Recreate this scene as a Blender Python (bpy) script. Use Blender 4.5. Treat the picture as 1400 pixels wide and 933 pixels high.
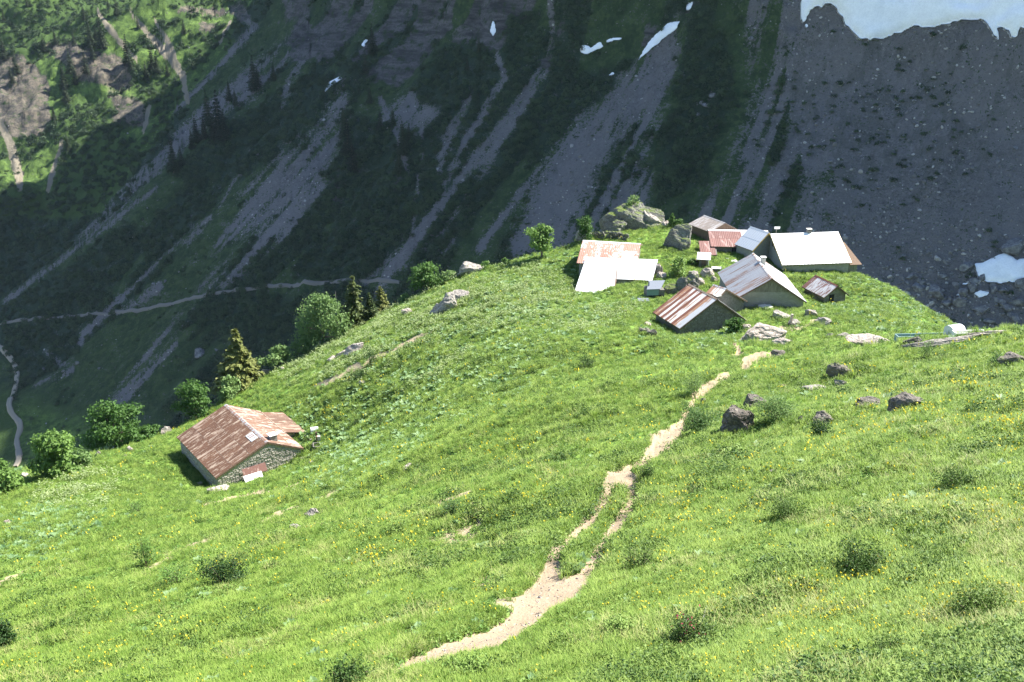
import bpy, bmesh, math, random
import numpy as np
from mathutils import Vector, Matrix, Euler
for _o in list(bpy.data.objects): bpy.data.objects.remove(_o)
S = bpy.context.scene
C = S.collection
# ---------------------------------------------------------------- camera, light, exposure
PITCH = math.radians(22); FPX = 1374.0; PW, PH = 1400, 933
cam_d = bpy.data.cameras.new('camera'); cam = bpy.data.objects.new('camera', cam_d); C.objects.link(cam)
cam.location = (0, 0, 0); cam.rotation_euler = (math.pi/2-PITCH, 0, 0)
cam_d.sensor_width = 36; cam_d.lens = 36*FPX/PW; cam_d.clip_start = .1; cam_d.clip_end = 20000
S.camera = cam
SUN_AZ = (0.90, 0.436); SUN_EL = math.radians(49)
wd = bpy.data.worlds.new("World"); S.world = wd; wd.use_nodes = True
wn = wd.node_tree; bg = wn.nodes['Background']
sky = wn.nodes.new('ShaderNodeTexSky'); sky.sky_type = 'NISHITA'; sky.sun_disc = False
sky.sun_elevation = SUN_EL; sky.sun_rotation = math.atan2(SUN_AZ[0], SUN_AZ[1]); sky.altitude = 1500
sky.air_density = 1.0; sky.dust_density = 0.6; sky.ozone_density = 1.6
wn.links.new(sky.outputs[0], bg.inputs[0]); bg.inputs[1].default_value = 0.095
sd = bpy.data.lights.new('sun', 'SUN'); sd.energy = 5.0; sd.angle = math.radians(.53); sd.color = (1, .955, .88)
sun = bpy.data.objects.new('sun', sd); C.objects.link(sun)
_sv = Vector((SUN_AZ[0]*math.cos(SUN_EL), SUN_AZ[1]*math.cos(SUN_EL), math.sin(SUN_EL)))
sun.rotation_euler = _sv.to_track_quat('Z', 'Y').to_euler(); sun.location = (80, 60, 120)
S.view_settings.view_transform = 'Standard'; S.view_settings.look = 'None'
S.view_settings.gamma = 1; S.view_settings.exposure = 1.68
S.render.engine = 'CYCLES'; S.cycles.max_bounces = 6; S.cycles.diffuse_bounces = 2; S.cycles.transmission_bounces = 3
S.cycles.volume_bounces = 0; S.cycles.transparent_max_bounces = 8; S.cycles.use_denoising = True
S.cycles.volume_step_rate = 5; S.cycles.caustics_reflective = False; S.cycles.caustics_refractive = False
# ---------------------------------------------------------------- helpers: noise and camera geometry
fw = np.array([0, math.cos(PITCH), -math.sin(PITCH)]); upv = np.array([0, math.sin(PITCH), math.cos(PITCH)])
def ray(u, v):
    u = np.asarray(u, float); v = np.asarray(v, float)
    return fw + ((u-700)/FPX)[..., None]*np.array([1., 0, 0]) - ((v-466.5)/FPX)[..., None]*upv
def proj(x, y, z):
    d = y*fw[1]+z*fw[2]; d = np.where(d < .5, .5, d)
    return 700+FPX*x/d, 466.5-FPX*(y*upv[1]+z*upv[2])/d
def _h(i, j, s):
    n = (i.astype(np.int64)*374761393+j.astype(np.int64)*668265263+s*1442695041) & 0xffffffff
    n = ((n ^ (n >> 13))*1274126177) & 0xffffffff
    return ((n ^ (n >> 16)) & 0xffff)/65535.0
def vn(x, y, s=0):
    i = np.floor(x); j = np.floor(y); a = x-i; b = y-j
    a = a*a*a*(a*(a*6-15)+10); b = b*b*b*(b*(b*6-15)+10)
    return (_h(i, j, s)*(1-a)+_h(i+1, j, s)*a)*(1-b)+(_h(i, j+1, s)*(1-a)+_h(i+1, j+1, s)*a)*b
def fbm(x, y, s=0, o=4, g=.5):
    r = 0; a = 1; t = 0
    for k in range(o):
        r = r+a*(vn(x, y, s+k*17)*2-1); t += a; a *= g; x, y = x*2.03*.8-y*2.03*.6+11.3, x*2.03*.6+y*2.03*.8+5.1
    return r/t
def sst(a, b, x):
    t = np.clip((x-a)/(b-a), 0, 1); return t*t*(3-2*t)
def softplus(x): return np.where(x > 20, x, np.log1p(np.exp(np.clip(x, -30, 20))))
# ---------------------------------------------------------------- the near hillside: survey points (pixel, depth) -> thin plate surface
def _pz(u, v, z):
    return (u, v, z/ray(u, v)[2])
CTL = [(700,933,14),(700,800,20),(700,650,35),(700,550,62),(700,470,100),(700,400,130),(720,348,150),
 (500,933,15.5),(500,800,25),(500,700,52),(500,620,86),(500,560,112),(500,500,123),(490,440,150),
 (330,933,17),(330,800,30),(330,700,70),(330,665,101),(262,665,107),(225,615,116),(285,660,107.5),(330,530,140),(412,628,109),(430,600,112),(400,490,148),
 (200,933,18.5),(200,800,34),(200,700,76),(200,650,105),(200,600,128),
 (50,933,20),(50,850,29),(50,780,45),(50,720,72),(50,670,97),(50,640,120),
 (850,933,12.7),(850,800,18.5),(850,650,32),(850,550,57),(850,480,92),(850,430,115),_pz(850,380,-42.7),_pz(850,320,-41.6),_pz(900,305,-41.3),_pz(960,318,-42),
 (1040,933,12.3),(1040,800,17),(1040,650,29),(1040,560,50),(1040,500,82),_pz(1040,450,-40.3),_pz(1040,415,-42.3),_pz(1040,370,-42.6),_pz(1040,345,-42.3),_pz(927,452,-41),_pz(790,400,-43.3),_pz(780,340,-42.8),
 (1200,933,12.2),(1200,750,16.5),(1200,600,27),(1200,520,50),(1200,470,84),_pz(1200,430,-41),_pz(1200,387,-43.3),_pz(1150,373,-43),_pz(1150,413,-42.6),
 (1350,933,11.5),(1350,800,15),(1350,650,22),(1350,550,32),(1350,500,42),(1350,456,60),(1400,453,60),(1380,467,85),(1380,480,125),(1600,700,15),(1600,500,38),(1600,450,60),(1600,480,110)]
_c = np.array([ray(a, b)*t for a, b, t in CTL])
_c = np.vstack([_c, [(0,0,-1.75),(-6,0,-4.2),(6,0,-.3),(0,-8,.8),(0,6,-6.3),(-12,6,-10.5),(10,5,-3.2),(-60,30,-38),(-60,10,-33)]])
def _tps(P, z):
    n = len(P); d = np.linalg.norm(P[:, None]-P[None], axis=2); K = np.where(d > 0, d*d*np.log(d+1e-9), 0)+np.eye(n)*8.0
    A = np.zeros((n+3, n+3)); A[:n, :n] = K; A[:n, n] = 1; A[:n, n+1:] = P; A[n, :n] = 1; A[n+1:, :n] = P.T
    return np.linalg.solve(A, np.r_[z, 0, 0, 0])
_tw = _tps(_c[:, :2], _c[:, 2])
EDGE = [(-260,760,130),(-100,700,128),(0,658,125),(60,640,124),(100,627,125),(200,592,129),(240,580,131),(330,533,141),(400,491,147),(480,441,150),(540,406,150),(600,381,150),(640,375,150),(700,353,150),(760,329,150),(800,318,151),(860,306,153),(920,305,155),(960,310,154),(1050,325,149),(1170,367,140),(1250,397,134),(1300,420,131),(1340,440,127),(1400,470,120),(1600,480,110),(2000,500,100)]
_e = np.array([ray(a, b)*t for a, b, t in EDGE])
_ea = np.arctan2(_e[:, 0], _e[:, 1]); _er = np.hypot(_e[:, 0], _e[:, 1])
def near_base(x, y):
    x = np.asarray(x, float); y = np.asarray(y, float); sh = x.shape; x = x.ravel(); y = y.ravel()
    z = _tw[-3]+_tw[-2]*x+_tw[-1]*y
    for k in range(len(_c)):
        d2 = (x-_c[k, 0])**2+(y-_c[k, 1])**2
        z = z+_tw[k]*.5*d2*np.log(d2+1e-9)
    re = np.interp(np.arctan2(x, y), _ea, _er); rr = np.hypot(x, y)
    over = softplus((rr-re-1.0)/1.2)*1.2
    z = z-.85*over
    return z.reshape(sh)
def near_detail(x, y):
    r = np.hypot(x, y)
    return (.75*fbm(x/10, y/10, 3, 3)*sst(8, 25, r)*sst(150, 120, r)+.16*fbm(x/2.2, y/2.2, 5, 3)*np.clip(r/25, .4, 1)
            +.15*fbm((x*.5+y*.25)/2.0, (y*.8-x*.5)/.9, 7, 2)*(1+.6*sst(30, 60, r)))
FLAT = []      # (x, y, radius, z) pads under the buildings
def near_z(x, y):
    return near_base(x, y)+near_detail(np.asarray(x, float), np.asarray(y, float))
# ---------------------------------------------------------------- the far mountain: one height function in world metres
CX, CY = 574., 1256.
def far_z(x, y, detail=True):
    x = np.asarray(x, float); y = np.asarray(y, float)
    R_ = np.hypot(x-CX, y-CY); s = 1260-R_; sp = .8*x+.6*y; p = .8*y-.6*x
    ang = np.arctan2(x-CX, y-CY)*900
    z = -299+.70*s+14*sst(0, 1, (x-60)/200)*sst(330, 220, y)
    z = z+.42*softplus((126-s)/12)*12
    # cliffs above the scree, and an unseen wall shaped to shade the slope
    cs = np.interp(p, [100, 260, 340, 450, 700], [398, 388, 352, 324, 318])+18*fbm(p/60, sp/200, 21, 3)
    cl = softplus((sp-cs)/6)*6
    cap = np.interp(p, [-400, 0, 300, 600, 650, 690, 725, 1100], [130, 135, 108, 112, 75, 20, 0, 0])
    z = z+np.minimum(cl*1.9, cap*2.2)
    z = np.where(z > 222, 222+.08*(z-222), z)  # unseen crest flattened so the sun reaches the lower left valley floor
    # valley floor: keep the foot from dropping without end
    z = np.maximum(z, -330+.05*y)
    # spur on the far left across the ravine
    spz = SPUR[0]*x+SPUR[1]*y+SPUR[2]
    spz = np.minimum(spz, SPUR[3]+.12*(spz-SPUR[3]))
    if detail:
        rb = fbm(x/38, y/38, 41, 4); spz = spz+12*rb+6*np.abs(fbm(x/14, y/14, 44, 3))
    z = np.where(spz > z, z+softplus((spz-z)/3)*3, z+softplus((spz-z)/3)*3)
    if detail:
        u, v = proj(x, y, z)
        g = fbm(ang/26, s/190, 31, 3); g2 = fbm(ang/9, s/70, 33, 3)
        z = z+7*g+2.2*g2+.7*fbm(x/5, y/5, 35, 3)
        ck = sst(0, 14, cl)*(1-sst(-20, 40, spz-z))
        st = z/11.0+fbm(x/60, y/60, 51, 2)*1.6; fr = st-np.floor(st)
        z = z+ck*((sst(.25, .75, fr)-fr)*6+26*np.abs(fbm(p/40, z/90, 53, 3))+7*np.abs(fbm(p/9, z/40, 54, 3))+3*fbm(x/7, y/7, 55, 3))
    return z
SPUR = [0, 0, -9999, 0]
def _march(u, v, fn, t0, t1, n=900):
    u = np.atleast_1d(np.asarray(u, float)); v = np.atleast_1d(np.asarray(v, float)); d = ray(u, v)
    ts = np.geomspace(t0, t1, n); hit = np.full(u.shape, np.nan); done = np.zeros(u.shape, bool); prev = ts[0]
    for t in ts:
        below = (d[:, 2]*t < fn(d[:, 0]*t, d[:, 1]*t)) & ~done
        if below.any():
            lo = np.full(below.sum(), prev); hi = np.full(below.sum(), t); dd = d[below]
            for _ in range(12):
                m = (lo+hi)/2; bb = dd[:, 2]*m < fn(dd[:, 0]*m, dd[:, 1]*m); hi = np.where(bb, m, hi); lo = np.where(bb, lo, m)
            hit[below] = hi; done |= below
        prev = t
        if done.all(): break
    return hit
_q = np.array([(330,15),(60,330)]); _t = _march(_q[:, 0], _q[:, 1], lambda a, b: far_z(a, b, False), 200, 1600)
_A, _B = ray(_q[0, 0], _q[0, 1])*_t[0], ray(_q[1, 0], _q[1, 1])*_t[1]; _Cc = ray(20., 12.)*max(_t)*1.04
_M = np.linalg.solve(np.array([[*_A[:2], 1], [*_B[:2], 1], [*_Cc[:2], 1]]), np.array([_A[2], _B[2], _Cc[2]]))
SPUR = [_M[0], _M[1], _M[2], _Cc[2]]
# ---------------------------------------------------------------- node helper
class NB:
    def __init__(s, name):
        s.m = bpy.data.materials.new(name); s.m.use_nodes = True; s.t = s.m.node_tree; s.t.nodes.clear()
        s.out = s.t.nodes.new('ShaderNodeOutputMaterial')
    def n(s, typ, **kw):
        nd = s.t.nodes.new(typ)
        for k, v in kw.items(): setattr(nd, k, v)
        return nd
    def put(s, sock, v):
        if v is None: return
        if isinstance(v, bpy.types.NodeSocket): s.t.links.new(v, sock)
        elif sock.type == 'RGBA': sock.default_value = (*v, 1) if len(v) == 3 else v
        else: sock.default_value = v
    def pos(s): return s.n('ShaderNodeNewGeometry').outputs['Position']
    def obj(s): return s.n('ShaderNodeTexCoord').outputs['Object']
    def rnd(s): return s.n('ShaderNodeObjectInfo').outputs['Random']
    def attr(s, name, ch=None):
        a = s.n('ShaderNodeAttribute', attribute_name=name)
        if ch is None: return a.outputs['Color']
        sp = s.n('ShaderNodeSeparateColor'); s.put(sp.inputs[0], a.outputs['Color']); return sp.outputs[ch]
    def map(s, v, scale=(1, 1, 1), loc=(0, 0, 0), rot=(0, 0, 0)):
        m = s.n('ShaderNodeMapping'); s.put(m.inputs[0], v); m.inputs['Scale'].default_value = scale
        s.put(m.inputs['Location'], loc); m.inputs['Rotation'].default_value = rot; return m.outputs[0]
    def noise(s, v, scale, detail=4, rough=.55, dist=0):
        n = s.n('ShaderNodeTexNoise'); s.put(n.inputs['Vector'], v); n.inputs['Scale'].default_value = scale
        n.inputs['Detail'].default_value = detail; n.inputs['Roughness'].default_value = rough; n.inputs['Distortion'].default_value = dist
        return n.outputs['Fac']
    def vor(s, v, scale, feat='F1', out='Distance', rnd=1):
        n = s.n('ShaderNodeTexVoronoi', feature=feat); s.put(n.inputs['Vector'], v); n.inputs['Scale'].default_value = scale
        n.inputs['Randomness'].default_value = rnd; return n.outputs[out]
    def ramp(s, f, stops, interp='LINEAR'):
        r = s.n('ShaderNodeValToRGB'); s.put(r.inputs[0], f); e = r.color_ramp.elements; r.color_ramp.interpolation = interp
        while len(e) < len(stops): e.new(.5)
        for k, (p, c) in enumerate(stops):
            e[k].position = p; c = (c, c, c) if isinstance(c, (int, float)) else c; e[k].color = (*c, 1)
        return r.outputs[0]
    def mix(s, f, a, b, mode='MIX'):
        m = s.n('ShaderNodeMix', data_type='RGBA', blend_type=mode); s.put(m.inputs[0], f); s.put(m.inputs[6], a); s.put(m.inputs[7], b)
        return m.outputs[2]
    def math(s, op, a, b=None, c=None):
        m = s.n('ShaderNodeMath', operation=op); s.put(m.inputs[0], a); s.put(m.inputs[1], b); s.put(m.inputs[2], c); return m.outputs[0]
    def bump(s, h, strength=.5, dist=.1, nrm=None):
        b = s.n('ShaderNodeBump'); s.put(b.inputs['Height'], h); b.inputs['Strength'].default_value = strength; b.inputs['Distance'].default_value = dist
        s.put(b.inputs['Normal'], nrm); return b.outputs[0]
    def surf(s, col, rough=.9, nrm=None, spec=.2, metal=0, trans=0, tcol=None):
        p = s.n('ShaderNodeBsdfPrincipled'); s.put(p.inputs['Base Color'], col); s.put(p.inputs['Roughness'], rough); s.put(p.inputs['Normal'], nrm)
        p.inputs['Specular IOR Level'].default_value = spec; s.put(p.inputs['Metallic'], metal); o = p.outputs[0]
        if trans:
            t = s.n('ShaderNodeBsdfTranslucent'); s.put(t.inputs[0], tcol if tcol is not None else col)
            m = s.n('ShaderNodeMixShader'); m.inputs[0].default_value = trans; s.t.links.new(o, m.inputs[1]); s.t.links.new(t.outputs[0], m.inputs[2]); o = m.outputs[0]
        s.t.links.new(o, s.out.inputs[0]); return s.m
# ---------------------------------------------------------------- object helpers
def link(o): C.objects.link(o); return o
def tag(o, label=None, cat=None, group=None, kind=None):
    if label: o['label'] = label
    if cat: o['category'] = cat
    if group: o['group'] = group
    if kind: o['kind'] = kind
    return o
def mesh_obj(name, verts, faces, mat, parent=None, smooth=False, loc=None):
    me = bpy.data.meshes.new(name); me.from_pydata([tuple(map(float, v)) for v in verts], [], faces)
    if smooth: me.shade_smooth()
    for m in (mat if isinstance(mat, (list, tuple)) else [mat]): me.materials.append(m)
    o = bpy.data.objects.new(name, me); link(o)
    if parent: o.parent = parent
    if loc is not None: o.location = loc
    return o
def np_mesh(name, V, Q, mat, smooth=True, attrs=None):
    """V (n,3) array, Q (m,k) array of faces"""
    me = bpy.data.meshes.new(name); k = Q.shape[1]
    me.vertices.add(len(V)); me.vertices.foreach_set('co', np.ascontiguousarray(V, np.float32).ravel())
    me.loops.add(Q.size); me.loops.foreach_set('vertex_index', np.ascontiguousarray(Q, np.int32).ravel())
    me.polygons.add(len(Q)); me.polygons.foreach_set('loop_start', np.arange(0, Q.size, k, dtype=np.int32))
    me.polygons.foreach_set('loop_total', np.full(len(Q), k, np.int32))
    me.update(calc_edges=True)
    me.polygons.foreach_set('use_smooth', np.full(len(Q), smooth))
    for nm, a in (attrs or {}).items():
        at = me.color_attributes.new(nm, 'FLOAT_COLOR', 'POINT'); c = np.ones((len(V), 4), np.float32); c[:, :a.shape[1]] = a
        at.data.foreach_set('color', c.ravel())
    if mat: me.materials.append(mat)
    return me
def empty(name, loc, rz=0):
    o = bpy.data.objects.new(name, None); link(o); o.location = loc; o.rotation_euler = (0, 0, rz); o.empty_display_size = .3; return o
# ---------------------------------------------------------------- area tracing: outlines seen from the viewpoint, turned into places on the ground
def inpoly(u, v, poly):
    u = np.asarray(u); c = np.zeros(u.shape, bool); n = len(poly)
    for i in range(n):
        x1, y1 = poly[i]; x2, y2 = poly[(i+1) % n]
        if y1 == y2: continue
        c ^= ((y1 > v) != (y2 > v)) & (u < (x2-x1)*(v-y1)/(y2-y1)+x1)
    return c
def linedist(u, v, pl):
    """distance to a polyline with half widths, in units of the local half width"""
    best = np.full(np.shape(u), 1e9)
    for (x1, y1, w1), (x2, y2, w2) in zip(pl[:-1], pl[1:]):
        dx, dy = x2-x1, y2-y1; t = np.clip(((u-x1)*dx+(v-y1)*dy)/(dx*dx+dy*dy+1e-9), 0, 1)
        best = np.minimum(best, np.hypot(u-x1-t*dx, v-y1-t*dy)/(w1+(w2-w1)*t))
    return best
def polysoft(u, v, poly, w):
    """1 inside, fading over w pixels outside"""
    d = linedist(u, v, [(a, b, 1.) for a, b in poly+poly[:1]]); ins = inpoly(u, v, poly)
    return np.where(ins, sst(-w, w, d), sst(-w, w, -d))

SCREE = [([(1012,-20),(1022,60),(1028,120),(1005,200),(985,250),(950,290),(960,320),(1170,390),(1450,520),(1450,-20)], 14),
 ([(925,30),(940,70),(928,120),(905,180),(895,270),(880,330),(700,350),(690,330),(740,240),(770,190),(850,105),(880,85)], 16),
 ([(470,104),(480,150),(458,215),(440,255),(405,325),(330,385),(290,400),(262,430),(225,480),(180,560),(140,590),(150,545),(215,455),(275,398),(300,355),(290,330),(345,250),(420,170)], 7),
 ([(395,50),(400,75),(350,130),(265,195),(190,255),(135,310),(100,335),(130,290),(210,215),(285,140),(350,85)], 6),
 ([(560,130),(600,160),(560,180),(520,165)], 10)]
CHUTE = [[(750,-10,4),(757,60,6),(740,100,7),(700,160,9),(655,225,12),(610,290,13),(560,345,14),(500,400,12)],
 [(668,30,3),(672,60,3),(690,105,4),(662,150,5),(640,190,6),(610,250,4),(590,300,4)],
 [(655,200,5),(620,260,6),(575,310,5),(540,360,5)],
 [(640,130,6),(620,170,9),(600,230,5)],
 [(800,150,3),(760,210,5),(700,280,7),(655,340,8)],[(850,130,3),(760,225,4),(690,300,4)],
 [(450,205,2.5),(330,265,3),(268,312,3),(175,400,4),(117,454,6),(110,470,4)],
 [(240,190,3),(133,311,3),(78,358,3),(8,412,4)],[(215,255,2),(120,330,2),(60,372,2)],
 [(345,205,3),(290,300,2),(255,335,2)],[(310,10,4),(350,35,4),(300,90,4),(240,150,3),(185,220,2),(150,265,2)],
 [(430,60,3),(395,110,5),(385,150,3)],[(520,135,3),(545,190,3),(560,250,3)],
 [(620,330,3),(590,372,4)],[(240,470,3),(190,520,5),(150,560,5)],[(60,480,3),(95,505,7),(45,530,2)],[(330,330,3),(270,395,3)],[(215,395,9),(190,408,6),(160,430,3)],
 [(580,140,2),(575,220,3),(565,330,3)]]
SPURCH = [[(133,15,2),(150,40,4),(170,65,3),(190,85,2)],[(180,18,2),(205,50,4),(235,80,6),(250,105,4),(256,140,3)],[(212,28,2),(230,60,4),(238,75,3)],[(315,30,2),(300,60,2)],
 [(0,165,4),(15,200,5),(25,240,6),(28,260,3)],[(85,195,3),(75,225,3),(65,262,3)],[(205,145,3),(195,180,2)]]
ROCK = [([(385,-20),(955,-20),(935,25),(880,70),(850,50),(790,85),(745,100),(690,95),(650,140),(600,115),(575,130),(540,120),(470,95),(400,80)], 9),
 ([(455,225),(520,222),(560,245),(545,290),(480,312),(452,280)], 8), ([(630,105),(660,115),(655,130),(625,130)], 5),
 ([(-10,85),(25,72),(50,90),(66,120),(72,185),(40,165),(-10,160)], 6), ([(50,55),(105,54),(175,82),(195,118),(165,122),(115,112),(80,85)], 5),
 ([(150,125),(205,140),(200,175),(150,165)], 10), ([(245,230),(275,220),(280,250),(250,252)], 6),
 ([(250,8),(320,15),(300,25),(240,15)], 3), ([(275,30),(300,35),(295,45),(270,40)], 3), ([(-10,160),(20,155),(60,175),(55,190),(-10,185)], 4), ([(300,0),(330,0),(345,30),(325,28)], 5)]
THICK = [([(-20,240),(20,255),(70,265),(105,200),(200,190),(250,120),(260,160),(200,235),(130,300),(60,370),(-20,430)], 12),
 ([(-20,430),(60,385),(180,300),(200,330),(100,430),(60,450),(110,480),(60,520),(-20,480)], 16),
 ([(260,215),(330,160),(395,120),(440,110),(470,100),(400,180),(330,250),(280,250),(240,240)], 10),
 ([(455,320),(470,150),(520,170),(560,300),(620,200),(600,300),(520,370),(470,380),(400,380),(420,330)], 14),
 ([(600,60),(650,60),(690,120),(640,190),(560,320),(560,150)], 14), ([(700,20),(740,20),(735,90),(700,150),(690,110)], 10),
 ([(300,410),(480,400),(540,390),(480,420),(420,440),(340,540),(230,560),(320,470)], 14),
 ([(740,120),(800,100),(870,80),(780,180),(720,230)], 14), ([(0,30),(80,20),(100,50),(60,60),(0,70)], 10), ([(80,15),(140,10),(150,60),(110,70)], 10), ([(80,130),(150,150),(160,230),(100,250),(70,220)], 12),
 ([(170,75),(250,120),(250,170),(200,150)], 8), ([(925,50),(990,40),(1000,120),(960,250),(900,280),(910,180)], 10),
 ([(-20,560),(20,540),(15,620),(60,640),(-20,700)], 8), ([(780,270),(870,200),(900,250),(830,300),(760,320)], 12), ([(0,0),(330,0),(330,8),(0,14)], 4)]
def union(u, v, lst, wob=0):
    m = np.zeros(u.shape)
    for poly, w in lst: m = np.maximum(m, polysoft(u, v, poly, w*1.5))
    return m
def chutes(u, v, lst): 
    d = np.full(u.shape, 1e9)
    for pl in lst: d = np.minimum(d, linedist(u, v, pl))
    return d
# ---------------------------------------------------------------- far terrain mesh
def fan(az, r0, r1, fn, rows, metric=.05, dense=1300):
    rs = np.geomspace(r0, r1, dense)[:, None]; a = az[None, :]
    X = rs*np.sin(a); Y = rs*np.cos(a); Z = fn(X, Y)
    u, v = proj(X, Y, Z); dv = np.abs(np.diff(v, axis=0)); vis = np.maximum(0, -np.diff(v, axis=0))
    arc = np.vstack([np.zeros(len(az)), np.cumsum(vis+.12*np.minimum(dv, 4)+metric*np.diff(rs, axis=0), axis=0)])
    arc /= arc[-1]
    R_ = np.empty((rows, len(az))); q = np.linspace(0, 1, rows)
    for k in range(len(az)): R_[:, k] = np.interp(q, arc[:, k], rs[:, 0])
    # smooth along azimuth so quads stay regular
    for _ in range(3): R_[:, 1:-1] = (R_[:, :-2]+2*R_[:, 1:-1]+R_[:, 2:])/4
    X = R_*np.sin(a); Y = R_*np.cos(a); return X, Y, fn(X, Y)
def grid_q(nr, nc):
    i = np.arange(nr-1)[:, None]*nc+np.arange(nc-1)[None, :]
    return np.stack([i, i+1, i+nc+1, i+nc], -1).reshape(-1, 4)
az_in = np.linspace(-.50, .50, 800); az = np.concatenate([np.linspace(-.85, -.50, 60)[:-1], az_in, np.linspace(.50, 1.05, 90)[1:]])
FX, FY, FZ = fan(az, 150, 1700, far_z, 430)
fu, fv = proj(FX, FY, FZ)
wu = fu+7*fbm(FX/12, FY/12, 61, 3)+2.5*fbm(FX/3.5, FY/3.5, 62, 2); wv = fv+5*fbm(FX/12, FY/12, 63, 3)+2.5*fbm(FX/3.5, FY/3.5, 64, 2)
ang_ = np.arctan2(FX-CX, FY-CY)*900
stk = fbm(ang_/3.0, (FX*.8+FY*.6)/60, 65, 3)
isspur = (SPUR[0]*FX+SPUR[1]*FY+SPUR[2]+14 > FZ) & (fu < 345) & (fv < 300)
m_scree = union(wu, wv, SCREE); cd = chutes(fu+2.5*fbm(FX/7, FY/7, 66, 3), fv+2*fbm(FX/7, FY/7, 67, 3), CHUTE)
m_scree = np.maximum(m_scree, 1-sst(.3, 1.9, cd+.5*stk))
m_scree = np.maximum(m_scree*(.95+(1.5*stk-.10)*(FX < 120)-.45*sst(-.1, .35, fbm(FX/22, FY/22, 72, 3))*(FX < 130)), .0)
m_chs = 1-sst(.4, 1.8, chutes(fu+2*fbm(FX/7, FY/7, 66, 3), fv, SPURCH))
m_rock = union(wu, wv, ROCK); m_th = union(wu+6*fbm(FX/25, FY/25, 68, 3), wv, THICK)
m_th0 = m_th.copy(); m_th = np.maximum(m_th, .75*sst(.12, .35, fbm(ang_/16, (FX*.8+FY*.6)/90, 69, 4)+.15))*(1-sst(.2, .6, m_scree))*(1-m_chs)
m_green2 = union(wu, wv, [([(935,-10),(990,-10),(1018,110),(985,210),(950,290),(885,290),(897,180),(925,100)], 9)])
tuft = sst(.16, .34, fbm(FX/4.0, FY/4.0, 70, 2)+.5*union(wu, wv, [([(1075,70),(1180,60),(1250,100),(1350,90),(1350,190),(1300,260),(1180,270),(1080,230),(1040,210)], 30)])-.25)
m_scree = m_scree*(1-.95*m_green2)
m_rock = m_rock*(1-.9*m_th0)*(1-.9*sst(.02, .22, fbm((.8*FY-.6*FX)/24, FZ/38, 71, 3))*(1-isspur))
m_sunfloor = union(wu, wv, [([(-60,545),(10,540),(60,560),(130,575),(190,600),(190,720),(-60,720)], 16)])  # valley floor pasture, its colour brightened to read as sunlit
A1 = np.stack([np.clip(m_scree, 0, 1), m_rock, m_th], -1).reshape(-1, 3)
A2 = np.stack([np.clip(m_chs, 0, 1), tuft, np.clip(isspur*1.0+m_sunfloor, 0, 1)], -1).reshape(-1, 3)
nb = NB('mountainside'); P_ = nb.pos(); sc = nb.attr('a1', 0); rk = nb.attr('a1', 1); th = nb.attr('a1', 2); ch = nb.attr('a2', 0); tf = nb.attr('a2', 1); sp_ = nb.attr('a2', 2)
n1 = nb.noise(P_, .25, 6, .65); n2 = nb.noise(P_, .9, 5, .7); n3 = nb.noise(nb.map(P_, (.045, .045, .26), rot=(.04, .16, 0)), 1, 7, .72, .6); n4 = nb.noise(P_, .03, 4)
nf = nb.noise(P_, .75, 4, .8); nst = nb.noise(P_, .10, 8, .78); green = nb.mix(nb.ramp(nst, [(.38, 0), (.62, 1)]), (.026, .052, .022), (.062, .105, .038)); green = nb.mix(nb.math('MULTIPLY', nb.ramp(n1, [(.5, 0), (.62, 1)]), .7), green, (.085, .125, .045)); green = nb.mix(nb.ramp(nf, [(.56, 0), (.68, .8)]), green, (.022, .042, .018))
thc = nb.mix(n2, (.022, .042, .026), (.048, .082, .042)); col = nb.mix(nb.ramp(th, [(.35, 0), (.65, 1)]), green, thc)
gr = nb.mix(nb.ramp(nb.vor(P_, .55, out='Color'), [(.0, 0), (1, 1)]), (.115, .112, .115), (.27, .26, .26)); gr = nb.mix(nb.ramp(nst, [(.40, 0), (.60, 1)]), gr, nb.mix(n2, (.13, .125, .118), (.22, .21, .20))); gr = nb.mix(nb.ramp(nf, [(.50, 0), (.64, .9)]), gr, (.085, .082, .08)); gr = nb.mix(nb.ramp(nb.noise(P_, .5, 4, .85), [(.58, 0), (.66, .75)]), gr, (.34, .325, .31)); gr = nb.mix(nb.ramp(n4, [(.35, 0), (.7, 1)]), gr, (.21, .20, .20)); 
gr = nb.mix(nb.math('MULTIPLY', nb.ramp(tf, [(.2, 0), (.8, 1)]), .25), gr, (.06, .075, .05))
fac = nb.ramp(nb.math('ADD', sc, nb.math('ADD', nb.math('MULTIPLY', nb.math('SUBTRACT', nst, .5), 2.2), nb.math('MULTIPLY', nb.math('SUBTRACT', nf, .5), 3.4))), [(.34, 0), (.66, 1)]); col = nb.mix(fac, col, gr)
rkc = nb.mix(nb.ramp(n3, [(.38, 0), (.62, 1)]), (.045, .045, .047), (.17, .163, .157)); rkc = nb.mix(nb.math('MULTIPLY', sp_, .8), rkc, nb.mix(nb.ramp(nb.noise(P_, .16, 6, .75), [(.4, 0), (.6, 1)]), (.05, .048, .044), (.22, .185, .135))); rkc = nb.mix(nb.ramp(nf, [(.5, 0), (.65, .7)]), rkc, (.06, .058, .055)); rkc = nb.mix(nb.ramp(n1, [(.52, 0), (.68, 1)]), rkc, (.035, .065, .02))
col = nb.mix(nb.ramp(nb.math('ADD', rk, nb.math('MULTIPLY', nb.math('SUBTRACT', nst, .5), 3.0)), [(.40, 0), (.60, 1)]), col, rkc)
sg = nb.mix(nb.ramp(nb.math('ADD', n1, nb.math('MULTIPLY', th, .25)), [(.40, 0), (.60, 1)]), (.13, .205, .05), (.055, .095, .028));  # brighter grass colour, adds to the sunlit look of spur and floor
col = nb.mix(nb.math('MULTIPLY', sp_, nb.math('SUBTRACT', 1., nb.ramp(rk, [(.3, 0), (.6, 1)]))), col, sg)
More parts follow.
